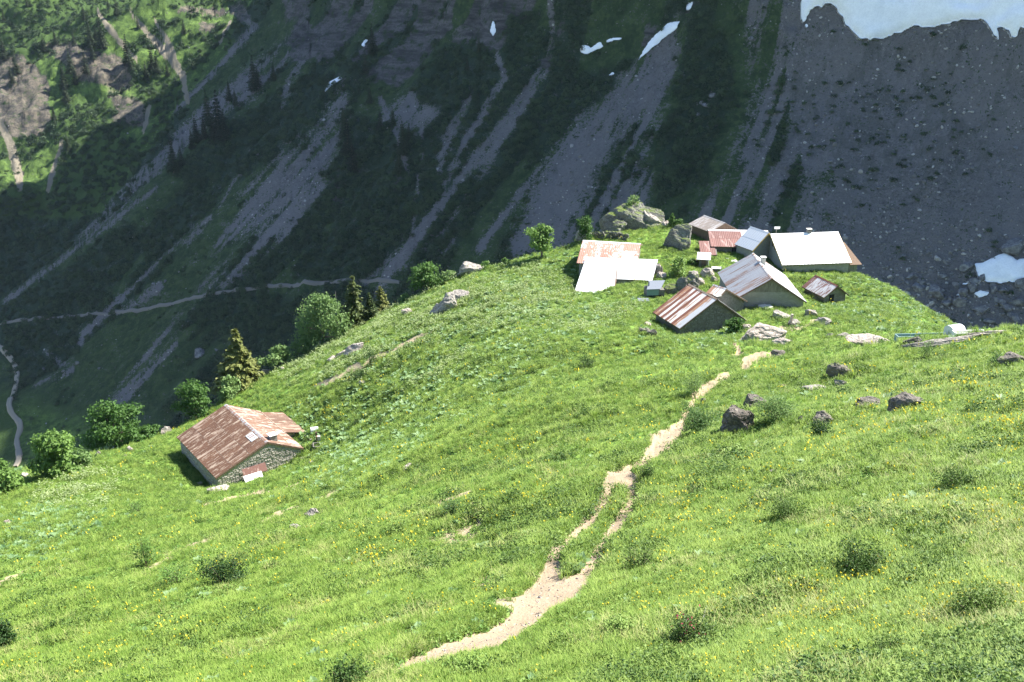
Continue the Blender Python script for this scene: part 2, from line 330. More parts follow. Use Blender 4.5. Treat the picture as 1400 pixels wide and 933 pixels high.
col = nb.mix(nb.ramp(nb.math('ADD', ch, nb.math('MULTIPLY', nb.math('SUBTRACT', nst, .5), 2.2)), [(.35, 0), (.65, 1)]), col, (.25, .22, .165))
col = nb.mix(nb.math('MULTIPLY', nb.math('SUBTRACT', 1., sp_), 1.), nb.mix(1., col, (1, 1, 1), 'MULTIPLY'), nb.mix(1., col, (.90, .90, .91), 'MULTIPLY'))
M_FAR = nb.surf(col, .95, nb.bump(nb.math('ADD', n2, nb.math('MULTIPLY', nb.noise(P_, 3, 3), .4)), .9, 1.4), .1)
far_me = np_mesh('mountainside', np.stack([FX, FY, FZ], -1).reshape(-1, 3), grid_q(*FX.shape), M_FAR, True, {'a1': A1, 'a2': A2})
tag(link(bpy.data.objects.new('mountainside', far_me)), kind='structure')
# grids as lookups for placing things
class Lookup:
    """nearest visible ground point to a line of sight"""
    def __init__(s, X, Y, Z):
        u, v = proj(X, Y, Z); vis = v <= np.minimum.accumulate(v, axis=0)+.3; s.P = np.stack([X[vis], Y[vis], Z[vis]], -1); s.u = u[vis]; s.v = v[vis]
    def __call__(s, u, v):
        out = []; ts = []
        for a, b in zip(np.atleast_1d(u), np.atleast_1d(v)):
            d = (s.u-a)**2+(s.v-b)**2; k = int(np.argmin(d))
            if d[k] > 30: out.append(s.P[k]); ts.append(np.nan); continue
            out.append(s.P[k]); ts.append(float(s.P[k]@fw))
        return np.array(out), np.array(ts)
hit_far = Lookup(FX, FY, FZ)
def gz(x, y): return float(near_z(np.array([x]), np.array([y]))[0])
# ---------------------------------------------------------------- near hillside mesh, with the footpath cut out of it
PATH = [[(540,926,8),(568,910,15),(620,891,16),(680,868,20),(722,838,26),(745,812,25),(752,785,19),(762,752,12),(784,722,9),(806,700,8),(826,676,9),(832,650,8)],
 [(738,825,22),(780,803,19),(808,775,13),(821,740,11),(840,708,10),(860,685,12),(866,662,10),(848,648,8)],
 [(835,658,9),(848,641,11),(880,626,10),(905,606,9),(925,590,7),(938,576,5)],[(938,576,4.5),(948,555,5),(968,538,6),(995,522,5)],
 [(1016,506,4),(1020,493,6),(1036,488,5.5),(1062,485,3)],[(1000,468,2),(1010,480,3)]]
TRACE = [[(-5,800,4),(60,770,3)],[(160,795,3),(215,770,3),(262,745,3),(290,735,2)],[(290,735,2),(420,690,2.5),(470,665,2)],[(280,690,3),(450,655,2)],
 [(430,530,4),(540,478,3),(600,450,2)],[(200,880,6),(240,900,4)],[(380,870,5),(400,860,4)],[(1130,440,2),(1040,455,3)],[(1050,528,3),(1115,535,5),(1130,528,3)],[(1110,440,3),(1120,440,3)],[(340,880,5),(380,870,3)],[(440,850,3),(520,838,3)],[(250,890,6),(280,885,5)]]
naz_in = np.linspace(-.62, .62, 760); naz = np.concatenate([np.linspace(-1.1, -.62, 30)[:-1], naz_in, np.linspace(.62, 1.1, 30)[1:]])
NX, NY, _z0 = fan(naz, 3.0, 230, near_base, 560, .18, 700)
_ux, _uy = proj(NX, NY, _z0)
def path_d(x, y, z):
    u, v = proj(x, y, z); sc_ = 1+0*u
    return chutes(u+6*fbm(x/.8, y/.8, 81, 3)+5*fbm(x/.22, y/.22, 82, 2), v+4.5*fbm(x/.8, y/.8, 83, 3), PATH)
pd = path_d(NX, NY, _z0)
pm = 1-sst(.85, 1.15, pd)
NZ = near_z(NX, NY)-.13*(1-sst(.7, 1.5, pd))*np.clip(np.hypot(NX, NY)/30, .6, 1.6)+.05*np.exp(-((pd-1.7)/.4)**2)
nu, nv = proj(NX, NY, NZ)
tr = 1-sst(.5, 1.6, chutes(nu+6*fbm(NX/1.5, NY/1.5, 84, 2), nv+4*fbm(NX/1.5, NY/1.5, 85, 2), TRACE))
DRIFT = [([(370,500),(420,470),(520,430),(600,395),(640,400),(560,440),(470,490),(400,520)], 14), ([(560,440),(600,400),(680,380),(720,370),(780,400),(760,430),(700,440),(640,440),(560,470)], 20),
 ([(560,530),(600,500),(640,480),(600,510)], 8), ([(60,680),(110,650),(160,655),(130,690)], 14), ([(760,440),(830,425),(870,420),(800,450)], 12), ([(430,520),(500,480),(560,470),(480,520)], 12)]
LUSH = [([(470,520),(520,460),(640,410),(720,350),(800,320),(800,400),(900,420),(860,440),(740,480),(640,540),(520,600),(430,640),(410,600),(440,560)], 20),
 ([(1120,420),(1160,375),(1260,405),(1320,440),(1200,455)], 10), ([(410,640),(480,560),(560,540),(640,560),(520,640),(440,680)], 16), ([(640,560),(700,460),(780,440),(760,500),(700,540)], 12),
 ([(0,760),(0,700),(80,690),(140,700),(60,760)], 16), ([(380,600),(400,560),(440,540),(430,600)], 8), ([(870,440),(1000,420),(1010,470),(880,480)], 8), ([(0,580),(30,600),(60,640),(0,680)], 10)]
YEL = [([(1290,520),(1360,520),(1380,560),(1310,575)], 14), ([(1190,400),(1170,402),(1165,405)], 2), ([(325,640),(375,632),(370,650),(330,655)], 5), ([(440,565),(480,560),(470,580)], 5), ([(560,480),(575,478),(570,486)], 4), ([(1340,580),(1400,560),(1400,620),(1350,620)], 12),([(1060,900),(1110,890),(1110,915),(1065,915)], 5)]
m_dr = union(nu+8*fbm(NX/3, NY/3, 86, 3), nv+4*fbm(NX/3, NY/3, 87, 3), DRIFT); m_lu = union(nu+10*fbm(NX/4, NY/4, 88, 3), nv+6*fbm(NX/4, NY/4, 89, 3), LUSH)
r_n = np.hypot(NX, NY)
dry = sst(.10, .40, fbm(NX/1.6, NY/1.6, 90, 3))*sst(70, 20, r_n)
BARE = [([(190,860),(300,880),(300,910),(200,905)], 14), ([(620,600),(720,800),(730,850),(540,900),(540,870)], 10), ([(800,760),(870,640),(900,640),(880,700),(830,790)], 10)]
bare = np.maximum(tr, .9*union(nu, nv, BARE)*sst(.05, .3, fbm(NX/.6, NY/.6, 91, 3)))
bare_e = np.maximum(bare, .8*(1-sst(1.2, 1.9, pd)))
N1 = np.stack([m_dr, m_lu, np.clip(bare_e, 0, 1)], -1).reshape(-1, 3); N2 = np.stack([dry, pm, 0*pm], -1).reshape(-1, 3)
nb = NB('meadow'); P_ = nb.pos(); dr = nb.attr('n1', 0); lu = nb.attr('n1', 1); ba = nb.attr('n1', 2); dy = nb.attr('n2', 0)
n1 = nb.noise(P_, .22, 5, .6); n2 = nb.noise(P_, 2.2, 5, .65); n3 = nb.noise(P_, 11, 3, .6); n4 = nb.noise(nb.map(P_, (.25, .7, .6), rot=(0, 0, .5)), 1, 4)
g = nb.mix(nb.ramp(n2, [(.3, 0), (.7, 1)]), (.11, .21, .03), (.20, .31, .06)); g = nb.mix(nb.ramp(n1, [(.38, 0), (.62, 1)]), g, nb.mix(n2, (.105, .205, .03), (.16, .25, .05)))
g = nb.mix(nb.math('MULTIPLY', nb.ramp(n4, [(.45, 0), (.65, 1)]), .55), g, (.19, .25, .06))
g = nb.mix(nb.math('MULTIPLY', lu, nb.ramp(n3, [(.35, .15), (.6, .8)])), g, (.075, .15, .045)); g = nb.mix(nb.math('MULTIPLY', dr, nb.ramp(n3, [(.4, .1), (.6, .85)])), g, (.27, .33, .15))
g = nb.mix(nb.math('MULTIPLY', dy, .45), g, (.20, .25, .07)); g = nb.mix(nb.ramp(nb.math('ADD', ba, nb.math('MULTIPLY', nb.math('SUBTRACT', n2, .5), .7)), [(.4, 0), (.62, 1)]), g, (.36, .29, .19))
g = nb.mix(nb.ramp(n3, [(.3, .45), (.5, 0)]), g, (.05, .075, .02))
M_NEAR = nb.surf(g, .95, nb.bump(nb.math('ADD', n2, nb.math('MULTIPLY', n3, .5)), .8, .12), .1)
nb = NB('path dirt'); P_ = nb.pos(); n2 = nb.noise(P_, 3, 5, .6); vv = nb.vor(P_, 16, out='Color'); pb = nb.vor(P_, 16)
c = nb.mix(n2, (.25, .185, .12), (.355, .275, .19)); c = nb.mix(nb.ramp(nb.noise(P_, 22, 3), [(.45, 0), (.66, .45)]), c, (.30, .24, .17)); c = nb.mix(nb.ramp(vv, [(.86, 0), (.9, .4)]), c, (.46, .42, .36))
M_PATH = nb.surf(c, .95, nb.bump(nb.math('ADD', nb.math('MULTIPLY', pb, -.35), n2), .6, .05), .15)
hit_near = Lookup(NX, NY, NZ)
NQ = grid_q(*NX.shape); fp = pm.reshape(-1)[NQ].mean(1) > .5; NV = np.stack([NX, NY, NZ], -1).reshape(-1, 3)
def sub_mesh(name, Q, mat, attrs=None):
    ids, inv = np.unique(Q, return_inverse=True); return np_mesh(name, NV[ids], inv.reshape(Q.shape), mat, True, {k: a[ids] for k, a in (attrs or {}).items()})
tag(link(bpy.data.objects.new('meadow', sub_mesh('meadow', NQ[~fp], M_NEAR, {'n1': N1, 'n2': N2}))), kind='structure')
tag(link(bpy.data.objects.new('footpath', sub_mesh('footpath', NQ[fp], M_PATH))), kind='structure')
# ---------------------------------------------------------------- plant and rock materials
rng = np.random.default_rng(7); random.seed(7)
def foliage_mat(name, c1, c2, trans=.35, sc=1.2, upn=.0):
    nb = NB(name); nrm = None
    if upn:   # blades shade like the sward they form
        m = nb.n('ShaderNodeMix', data_type='VECTOR'); m.inputs[0].default_value = upn; nb.put(m.inputs[4], nb.n('ShaderNodeNewGeometry').outputs['Normal']); m.inputs[5].default_value = (0, 0, 1)
        q = nb.n('ShaderNodeVectorMath', operation='NORMALIZE'); nb.put(q.inputs[0], m.outputs[1]); nrm = q.outputs[0]
    n = nb.noise(nb.pos(), sc, 3); r = nb.rnd(); f = nb.math('ADD', nb.math('MULTIPLY', n, .45), nb.math('MULTIPLY', r, .55))
    c = nb.mix(nb.ramp(f, [(.3, 0), (.7, 1)]), c1, c2); return nb.surf(c, .6, nrm, .3, 0, trans)
M_GRASS = foliage_mat('grass blades', (.14, .25, .03), (.34, .455, .10), .45, .5, .75)
M_HERB = foliage_mat('herb leaves', (.10, .21, .035), (.22, .33, .07), .3, 1.2, .5)
M_DOCK = foliage_mat('dock leaves', (.10, .19, .07), (.20, .30, .13), .25, 1.2, .3)
M_HEATH = foliage_mat('dwarf shrub leaves', (.075, .145, .025), (.19, .28, .055), .3, 1.2, .4)
M_DRY = foliage_mat('dry grass', (.26, .30, .09), (.38, .40, .14), .3, 1.2, .6)
M_LEAF = foliage_mat('tree leaves', (.07, .15, .028), (.165, .275, .06), .4, .6, .25)
M_LEAF2 = foliage_mat('pale tree leaves', (.085, .165, .045), (.19, .29, .09), .4, .6, .25)
M_DARKLEAF = foliage_mat('shrub leaves', (.04, .09, .02), (.10, .17, .035), .25)
M_NEEDLE = foliage_mat('spruce needles', (.05, .085, .02), (.16, .18, .045), .2)
M_NEEDLE2 = foliage_mat('dark spruce needles', (.018, .034, .014), (.035, .06, .022), .1)
M_ALDER = foliage_mat('alder leaves', (.026, .054, .024), (.058, .10, .042), .2, .15)
def flat_mat(name, c, rough=.8, trans=0): nb = NB(name); return nb.surf(nb.mix(nb.noise(nb.pos(), 9, 3), tuple(k*.75 for k in c), tuple(min(1, k*1.15) for k in c)), rough, None, .2, 0, trans)
M_YEL = flat_mat('yellow petals', (.78, .66, .06), .7, .3); M_WHITE_FL = flat_mat('cream umbels', (.36, .44, .20), .8, .3); M_PINK = flat_mat('pink blossom', (.42, .09, .12), .7, .3)
M_BARK = flat_mat('bark', (.16, .13, .10)); M_DEAD = flat_mat('dead grey wood', (.42, .38, .33))
def rock_mat(name, a, b, c, moss=.5, sc=1.0):
    nb = NB(name); P_ = nb.pos(); n1 = nb.noise(P_, 1.1*sc, 6, .65); n2 = nb.noise(P_, 5*sc, 5, .7); cr = nb.vor(nb.map(P_, (1, 1, 1.8)), 1.3*sc, 'DISTANCE_TO_EDGE')
    col = nb.mix(nb.ramp(n1, [(.35, 0), (.6, 1)]), a, b); col = nb.mix(nb.ramp(n2, [(.5, 0), (.68, .7)]), col, c)
    col = nb.mix(nb.ramp(nb.math('ADD', cr, nb.math('MULTIPLY', n2, .05)), [(.03, .6), (.07, 0)]), col, (.06, .055, .05))
    if moss:
        nz = nb.n('ShaderNodeSeparateXYZ'); nb.put(nz.inputs[0], nb.n('ShaderNodeNewGeometry').outputs['Normal'])
        mf = nb.math('MULTIPLY', nb.ramp(nz.outputs[2], [(.45, 0), (.9, 1)]), nb.ramp(n1, [(.62-.2*moss, 0), (.70-.2*moss, 1)])); col = nb.mix(mf, col, nb.mix(n2, (.07, .12, .02), (.16, .19, .05)))
    return nb.surf(col, .9, nb.bump(nb.math('ADD', n2, nb.math('MULTIPLY', cr, .6)), 1, .3), .2)
M_ROCK = rock_mat('limestone', (.27, .24, .21), (.42, .385, .34), (.52, .48, .43), .35)
M_ROCKG = rock_mat('grey mossy rock', (.13, .125, .115), (.25, .24, .215), (.38, .36, .32), 1.2)
M_ROCKD = rock_mat('dark rock', (.13, .115, .10), (.26, .23, .195), (.40, .36, .31), .35)
M_SLAB = rock_mat('pinkish slab', (.37, .31, .26), (.50, .43, .37), (.58, .53, .48), .0, .8)
M_SCREE = None
nb = NB('scree stone'); r_ = nb.rnd(); n_ = nb.noise(nb.pos(), 1.5, 4)
c_ = nb.mix(nb.ramp(r_, [(0, 0), (.72, .25), (.86, .9), (1, 1)]), (.11, .11, .115), (.62, .60, .57)); M_SCREE = nb.surf(nb.mix(n_, c_, (.16, .155, .15)), .95, None, .15)
nb = NB('bedrock boulder'); n_ = nb.noise(nb.pos(), .8, 5, .65); M_BOULD = nb.surf(nb.mix(nb.ramp(n_, [(.4, 0), (.65, 1)]), (.11, .112, .12), (.25, .25, .25)), .95, nb.bump(n_, .8, .4), .15)
# ---------------------------------------------------------------- small plant and stone shapes
def leaf_quads(pts, nrm, size, ratio=.6, r=rng):
    """one pointed leaf (a kite) per point, lying across the given normals"""
    n = len(pts); nrm = nrm/np.linalg.norm(nrm, axis=1)[:, None]; a = np.cross(nrm, r.normal(size=(n, 3))); a /= np.linalg.norm(a, axis=1)[:, None]; b = np.cross(nrm, a)
    s = np.broadcast_to(size, (n,))[:, None]; fold = nrm*s*.15
    V = np.stack([pts-a*s*.5, pts-b*s*ratio*.5+fold, pts+a*s*.5, pts+b*s*ratio*.5+fold], 1).reshape(-1, 3)
    return V, np.arange(4*n).reshape(n, 4)
def src(name, V, Q, mat, smooth=False, mats=None, mi=None):
    me = np_mesh(name, np.asarray(V, float), np.asarray(Q), mat, smooth)
    if mats:
        for m in mats: me.materials.append(m)
        me.polygons.foreach_set('material_index', np.asarray(mi, np.int32))
    return bpy.data.objects.new(name, me)
def grass_src(name, nb_, h, rad, lean, w, mat, seed):
    r = np.random.default_rng(seed); V = []; Q = []
    for k in range(nb_):
        a = r.uniform(0, 6.28); q = rad*math.sqrt(r.uniform()); bx, by = q*math.cos(a), q*math.sin(a); hh = h*r.uniform(.5, 1.1); l = lean*r.uniform(.3, 1.2)*hh
        a2 = a+r.normal()*.7; dx, dy = math.cos(a2), math.sin(a2); px, py = -dy*w/2, dx*w/2; i = len(V)
        V += [(bx-px, by-py, -.02), (bx+px, by+py, -.02), (bx+dx*l*.4+px*.8, by+dy*l*.4+py*.8, hh*.65), (bx+dx*l*.4-px*.8, by+dy*l*.4-py*.8, hh*.65), (bx+dx*l+px*.15, by+dy*l+py*.15, hh*.9), (bx+dx*l-px*.15, by+dy*l-py*.15, hh*.9)]
        Q += [(i, i+1, i+2, i+3), (i+3, i+2, i+4, i+5)]
    return src(name, V, Q, mat)
def dome_src(name, n, rx, rz, size, mat, seed, flowers=None, fn=0, fs=.04):
    r = np.random.default_rng(seed); d = r.normal(size=(n, 3)); d[:, 2] = np.abs(d[:, 2]); d /= np.linalg.norm(d, axis=1)[:, None]
    q = r.uniform(.55, 1.05, n)[:, None]*(1+.25*np.sin(d[:, :1]*5+seed)); P = d*q*np.array([rx, rx, rz]); nrm = d+r.normal(size=(n, 3))*.6
    V, Q = leaf_quads(P, nrm, size*r.uniform(.6, 1.2, n), .6, r); mi = np.zeros(len(Q), int)
    if flowers:
        d = r.normal(size=(fn, 3)); d[:, 2] = np.abs(d[:, 2])+.4; d /= np.linalg.norm(d, axis=1)[:, None]; V2, Q2 = leaf_quads(d*np.array([rx, rx, rz])*1.1, d, fs, 1, r); Q = np.vstack([Q, Q2+len(V)]); V = np.vstack([V, V2]); mi = np.r_[mi, np.ones(len(Q2), int)]
        return src(name, V, Q, None, False, [mat, flowers], mi)
    return src(name, V, Q, mat)
def flower_src(name, n, h, rad, fs, mat, seed):
    r = np.random.default_rng(seed); V = []; Q = []; mi = []
    for k in range(n):
        a = r.uniform(0, 6.28); q = rad*math.sqrt(r.uniform()); x, y = q*math.cos(a), q*math.sin(a); hh = h*r.uniform(.7, 1.15); i = len(V); tx, ty = r.normal(size=2)*.02
        V += [(x-.003, y, 0), (x+.003, y, 0), (x+tx+.003, y+ty, hh), (x+tx-.003, y+ty, hh)]; Q += [(i, i+1, i+2, i+3)]; mi += [0]
        for s in range(2):
            b = r.uniform(0, 3.14); c_, s_ = math.cos(b)*fs/2, math.sin(b)*fs/2; i = len(V); t = r.normal(size=2)*.012
            V += [(x+tx-c_, y+ty-s_, hh-t[0]), (x+tx+s_, y+ty-c_, hh+t[1]), (x+tx+c_, y+ty+s_, hh+t[0]), (x+tx-s_, y+ty+c_, hh-t[1])]; Q += [(i, i+1, i+2, i+3)]; mi += [1]
    return src(name, V, Q, None, False, [M_GRASS, mat], mi)
def dock_src(name, n, L, mat, seed):
    r = np.random.default_rng(seed); V = []; Q = []
    for k in range(n):
        a = r.uniform(0, 6.28); e = r.uniform(.25, .9); d = np.array([math.cos(a)*math.cos(e), math.sin(a)*math.cos(e), math.sin(e)]); s = np.array([-math.sin(a), math.cos(a), 0.])*L*.28; l = L*r.uniform(.7, 1.15); i = len(V)
        p0 = np.array([math.cos(a), math.sin(a), 0])*L*.1; p1 = p0+d*l*.5; p2 = p0+d*l-np.array([0, 0, l*.25])
        V += [p0, p1-s, p2, p1+s]; Q += [(i, i+1, i+2, i+3)]
    return src(name, V, Q, mat)
def rock_mesh(name, sx, sy, sz, seed, sub=4, cuts=9, rough=.12, mat=None, strat=0):
    bm = bmesh.new(); bmesh.ops.create_icosphere(bm, subdivisions=sub, radius=1); r = random.Random(seed)
    V = np.array([v.co[:] for v in bm.verts])
    for k in range(cuts):
        n = np.array([r.gauss(0, 1), r.gauss(0, 1), r.gauss(0, .8)]); n /= np.linalg.norm(n); d = r.uniform(.5, .85); e = V@n-d; V = V-np.maximum(e, 0)[:, None]*n
    a, b, c = V.T; dd = rough*(fbm(a*1.7+seed, b*1.7+c*1.3, seed, 4, .6)+.6*fbm(c*2.1-seed, a*2+b, seed+5, 3, .6)); V = V*(1+dd)[:, None]
    if strat: V[:, 2] += strat*(np.round((V[:, 2]+.3*V[:, 0])*5)/5-(V[:, 2]+.3*V[:, 0]))
    V = V*np.array([sx, sy, sz])
    for v, co in zip(bm.verts, V): v.co = co
    me = bpy.data.meshes.new(name); bm.to_mesh(me); bm.free()
    if mat: me.materials.append(mat)
    return me
def scatter(name, pts, rot, scl, idx, sources, label, cat):
    me = bpy.data.meshes.new(name); me.vertices.add(len(pts)); me.vertices.foreach_set('co', np.ascontiguousarray(pts, np.float32).ravel())
    a = me.attributes.new('rot', 'FLOAT_VECTOR', 'POINT'); a.data.foreach_set('vector', np.ascontiguousarray(rot, np.float32).ravel())
    a = me.attributes.new('scl', 'FLOAT_VECTOR', 'POINT'); s = np.asarray(scl, np.float32); s = np.repeat(s[:, None], 3, 1) if s.ndim == 1 else s; a.data.foreach_set('vector', s.ravel())
    a = me.attributes.new('idx', 'INT', 'POINT'); a.data.foreach_set('value', np.asarray(idx, np.int32))
    col = bpy.data.collections.new(name+'_shapes')
    for k, o in enumerate(sources): o.name = '%s_%02d' % (name, k); col.objects.link(o)
    ng = bpy.data.node_groups.new(name, 'GeometryNodeTree'); ng.interface.new_socket('Geometry', in_out='INPUT', socket_type='NodeSocketGeometry'); ng.interface.new_socket('Geometry', in_out='OUTPUT', socket_type='NodeSocketGeometry')
    N = ng.nodes.new; L = ng.links.new; gi = N('NodeGroupInput'); go = N('NodeGroupOutput'); ip = N('GeometryNodeInstanceOnPoints'); ci = N('GeometryNodeCollectionInfo')
    ci.inputs['Collection'].default_value = col; ci.inputs['Separate Children'].default_value = True; ci.inputs['Reset Children'].default_value = True
    def at(nm, ty): n = N('GeometryNodeInputNamedAttribute'); n.data_type = ty; n.inputs['Name'].default_value = nm; return [o for o in n.outputs if o.enabled][0]
    L(gi.outputs[0], ip.inputs['Points']); L(ci.outputs[0], ip.inputs['Instance']); ip.inputs['Pick Instance'].default_value = True
    L(at('idx', 'INT'), ip.inputs['Instance Index']); L(at('rot', 'FLOAT_VECTOR'), ip.inputs['Rotation']); L(at('scl', 'FLOAT_VECTOR'), ip.inputs['Scale']); L(ip.outputs[0], go.inputs[0])
    o = bpy.data.objects.new(name, me); link(o); md = o.modifiers.new('scatter', 'NODES'); md.node_group = ng
    return tag(o, label, cat, None, 'stuff')
def grid_pts(X, Y, Z, n, r, lo=0, hi=1, extra=()):
    """random places on a grid surface, evenly spread as seen; returns points and interpolated extras"""
    nr, nc = X.shape; a = r.uniform(0, nr-1.001, n); b = r.uniform(lo*(nc-1), hi*(nc-1)-.001, n); i = a.astype(int); j = b.astype(int); fa = a-i; fb = b-j
    g = lambda G: (G[i, j]*(1-fa)+G[i+1, j]*fa)*(1-fb)+(G[i, j+1]*(1-fa)+G[i+1, j+1]*fa)*fb
    return np.stack([g(X), g(Y), g(Z)], -1), [g(e) for e in extra]
# ---------------------------------------------------------------- meadow plants (nobody could count them)
lo_, hi_ = 29/(NX.shape[1]-1), 1-29/(NX.shape[1]-1)
P, (q_pm, q_ba, q_dr, q_lu, q_dy, q_u, q_v) = grid_pts(NX, NY, NZ, 560000, rng, lo_, hi_, (pd, np.clip(bare, 0, 1), m_dr, m_lu, dry, nu, nv))
R_ = np.linalg.norm(P, axis=1); keep = (R_ > 9) & (R_ < 175) & (q_pm > 1.12+.5*sst(25, 70, R_)) & (q_v < 975) & (q_u > -500) & (q_u < 1900) & (rng.uniform(size=len(P)) > q_ba*.93)
def sel(m): return P[m], R_[m]
u01 = rng.uniform(size=len(P)); patch = fbm(P[:, 0]/2.3, P[:, 1]/2.3, 101, 3); patch2 = fbm(P[:, 0]/.9, P[:, 1]/.9, 102, 3)
def rots(n, t=.15): return np.stack([rng.normal(0, t, n), rng.normal(0, t, n), rng.uniform(0, 6.28, n)], -1)
dist_s = lambda r: np.clip((r/18)**.48, .85, 2.4)
g_src = [grass_src('g', 30, .15, .09, .55, .009, M_GRASS, k) for k in range(4)]+[grass_src('g', 22, .17, .09, .8, .007, M_DRY, 9)]
mk = keep & (u01 < .50) & (q_ba+.8*rng.uniform(size=len(P)) < 1.15); p, r = sel(mk); idx = rng.integers(0, 4, len(p)); idx = np.where((q_dy[mk]+.5*patch2[mk] > .35) & (rng.uniform(size=len(p)) < .28), 4, idx)
scatter('meadow_grass', p, rots(len(p)), dist_s(r)*rng.uniform(.6, 1.3, len(p))*(1+.45*patch[mk]+.3*patch2[mk]), idx, g_src, 'bright green grass covering the sunlit pasture slope', 'grass')
h_src = [dome_src('h', 26, .10, .07, .06, M_HERB, k) for k in range(3)]+[dome_src('h', 60, .17, .14, .05, M_HEATH, k+5) for k in range(3)]
mk = keep & (u01 > .50) & (u01 < .86); p, r = sel(mk); pt = patch[mk]+.5*patch2[mk]; idx = np.where(pt > .22, rng.integers(3, 6, len(p)), rng.integers(0, 3, len(p)))
mk2 = (pt > .22) | (rng.uniform(size=len(p)) < .8); p, r, idx = p[mk2], r[mk2], idx[mk2]
scatter('low_herbs', p, rots(len(p)), dist_s(r)*rng.uniform(.7, 1.4, len(p)), idx, h_src, 'low leafy herbs and dwarf shrubs scattered through the pasture grass', 'herbs')
mk = keep & (u01 > .86) & (u01 < .97) & (rng.uniform(size=len(P)) < q_lu*.95+.02); p, r = sel(mk)
scatter('dock_plants', p, rots(len(p)), dist_s(r)*rng.uniform(.6, 1.3, len(p))*.8, rng.integers(0, 3, len(p)), [dock_src('d', 9, .26, M_DOCK, k) for k in range(3)], 'broad leaved dock plants growing thickly below the chalets', 'plants')
mk = keep & (u01 > .97) & (rng.uniform(size=len(P)) < .25+q_dr*.7) ; p, r = sel(mk)
mk = keep & (rng.uniform(size=len(P)) < .85*q_dr*sst(-.4, .25, patch)); p, r = sel(mk)
scatter('cream_umbels', p, rots(len(p)), dist_s(r)*rng.uniform(.5, 1.2, len(p)), rng.integers(0, 2, len(p)), [flower_src('w', 6, .22, .14, .055, M_WHITE_FL, k) for k in range(2)], 'cream flower heads forming pale drifts across the pasture', 'flowers')
ym = union(q_u+8*patch*3, q_v, YEL); yp = sst(.15, .5, fbm(P[:, 0]/4, P[:, 1]/4, 103, 3)+.35*sst(60, 20, R_)-.05)
mk = keep & (rng.uniform(size=len(P)) < .024*yp*sst(110, 30, R_)+.13*ym*sst(-.2, .35, patch2)+.003); p, r = sel(mk)
scatter('yellow_flowers', p, rots(len(p)), np.clip((r/18)**.8, .8, 4)*rng.uniform(.7, 1.1, len(p)), rng.integers(0, 3, len(p)), [flower_src('y', 2+k, .17, .10, .030, M_YEL, k+3) for k in range(3)], 'small yellow flowers dotted over the pasture grass', 'flowers')
hm = keep & (R_ < 60) & (q_u > 560) & (patch+.5*patch2 > .30) & (rng.uniform(size=len(P)) < .045); hm |= keep & (R_ < 45) & (q_u < 620) & (patch+.5*patch2 > .46) & (rng.uniform(size=len(P)) < .02); p, r = sel(hm)
scatter('heath_mounds', p, rots(len(p)), np.stack([rng.uniform(.7, 1.7, len(p))]*2+[rng.uniform(.6, 1.15, len(p))], -1)*np.clip(r/25, .75, 1.5)[:, None], rng.integers(0, 4, len(p)), [dome_src('m', 230, .34, .22, .055, M_DARKLEAF if k % 2 else M_HEATH, k+30) for k in range(4)], 'low dark heath and bilberry mounds in patches over the near pasture', 'heath')
# pebbles on the footpath
Pp, (q_pm2,) = grid_pts(NX, NY, NZ, 160000, rng, .3, .85, (pm,)); Pp = Pp[q_pm2 > .6][:1200]; r = np.linalg.norm(Pp, axis=1)
st_src = [bpy.data.objects.new('s', rock_mesh('s', 1, .8, .6, k, 2, 6, .1, M_SLAB)) for k in range(3)]
scatter('path_pebbles', Pp, rots(len(Pp), .5), rng.lognormal(0, .5, len(Pp))*.013*np.clip(r/20, .8, 2), rng.integers(0, 3, len(Pp)), st_src, 'loose pale pebbles lying on the worn footpath', 'pebbles')
# ---------------------------------------------------------------- far slope: scree stones and alder thickets
lo_, hi_ = 59/(FX.shape[1]-1), 1-89/(FX.shape[1]-1)
Pf, (fs, ft, fr, fuu, fvv, fsp, ftf) = grid_pts(FX, FY, FZ, 170000, rng, lo_, hi_, (np.clip(m_scree, 0, 1), m_th, m_rock, fu, fv, isspur*1.0, tuft))
ok = (fvv > -30) & (fvv < 720); w = rng.uniform(size=len(Pf)); nearb = sst(260, 420, fvv)*sst(900, 1300, fuu)
mk = ok & (fs > .45) & (w < .42+.5*nearb) & (fr < .5); p = Pf[mk]; nbk = nearb[mk]
scatter('scree_stones', p, rots(len(p), .6), np.minimum(rng.lognormal(-.85, .42, len(p)), 1.35)*(1+.35*nbk), rng.integers(0, 4, len(p)), [bpy.data.objects.new('s', rock_mesh('s', 1, .8, .65, k+20, 2, 7, .12, M_SCREE)) for k in range(4)], 'grey scree stones strewn down the shaded mountain slope', 'stones')
mk = ok & (w > .5) & (w < .53) & (fs < .4); p = Pf[mk]
scatter('slope_stones', p, rots(len(p), .6), np.minimum(rng.lognormal(-1.0, .4, len(p)), 1.1), rng.integers(0, 3, len(p)), [bpy.data.objects.new('s', rock_mesh('s', 1, .8, .65, k+40, 2, 7, .12, M_SCREE)) for k in range(3)], 'loose pale stones lying about the shaded grass slope', 'stones')
tk = fbm(Pf[:, 0]/14, Pf[:, 1]/14, 111, 3)
mk = ok & (fs > .5) & (ftf > .35) & (w < .24) & (fr < .6); p = Pf[mk]
scatter('scree_bushes', p, rots(len(p), .2), rng.uniform(.4, 1.3, len(p)), rng.integers(0, 3, len(p)), [dome_src('a', 90, 1.15, .8, .5, M_ALDER, k+70) for k in range(3)], 'small dark tufts of scrub dotted over the big scree slope', 'scrub')
mk = ok & (fr < .75) & (((ft > .45) & (w < .55) & (fs < .5)) | ((w < .10) & (tk > .1) & (fs < .5))| ((w < .02) & (fs > .5))); p = Pf[mk]; sz = np.where(ft[mk] > .45, 1.0, .55)*np.where(fs[mk] > .5, .4, 1)
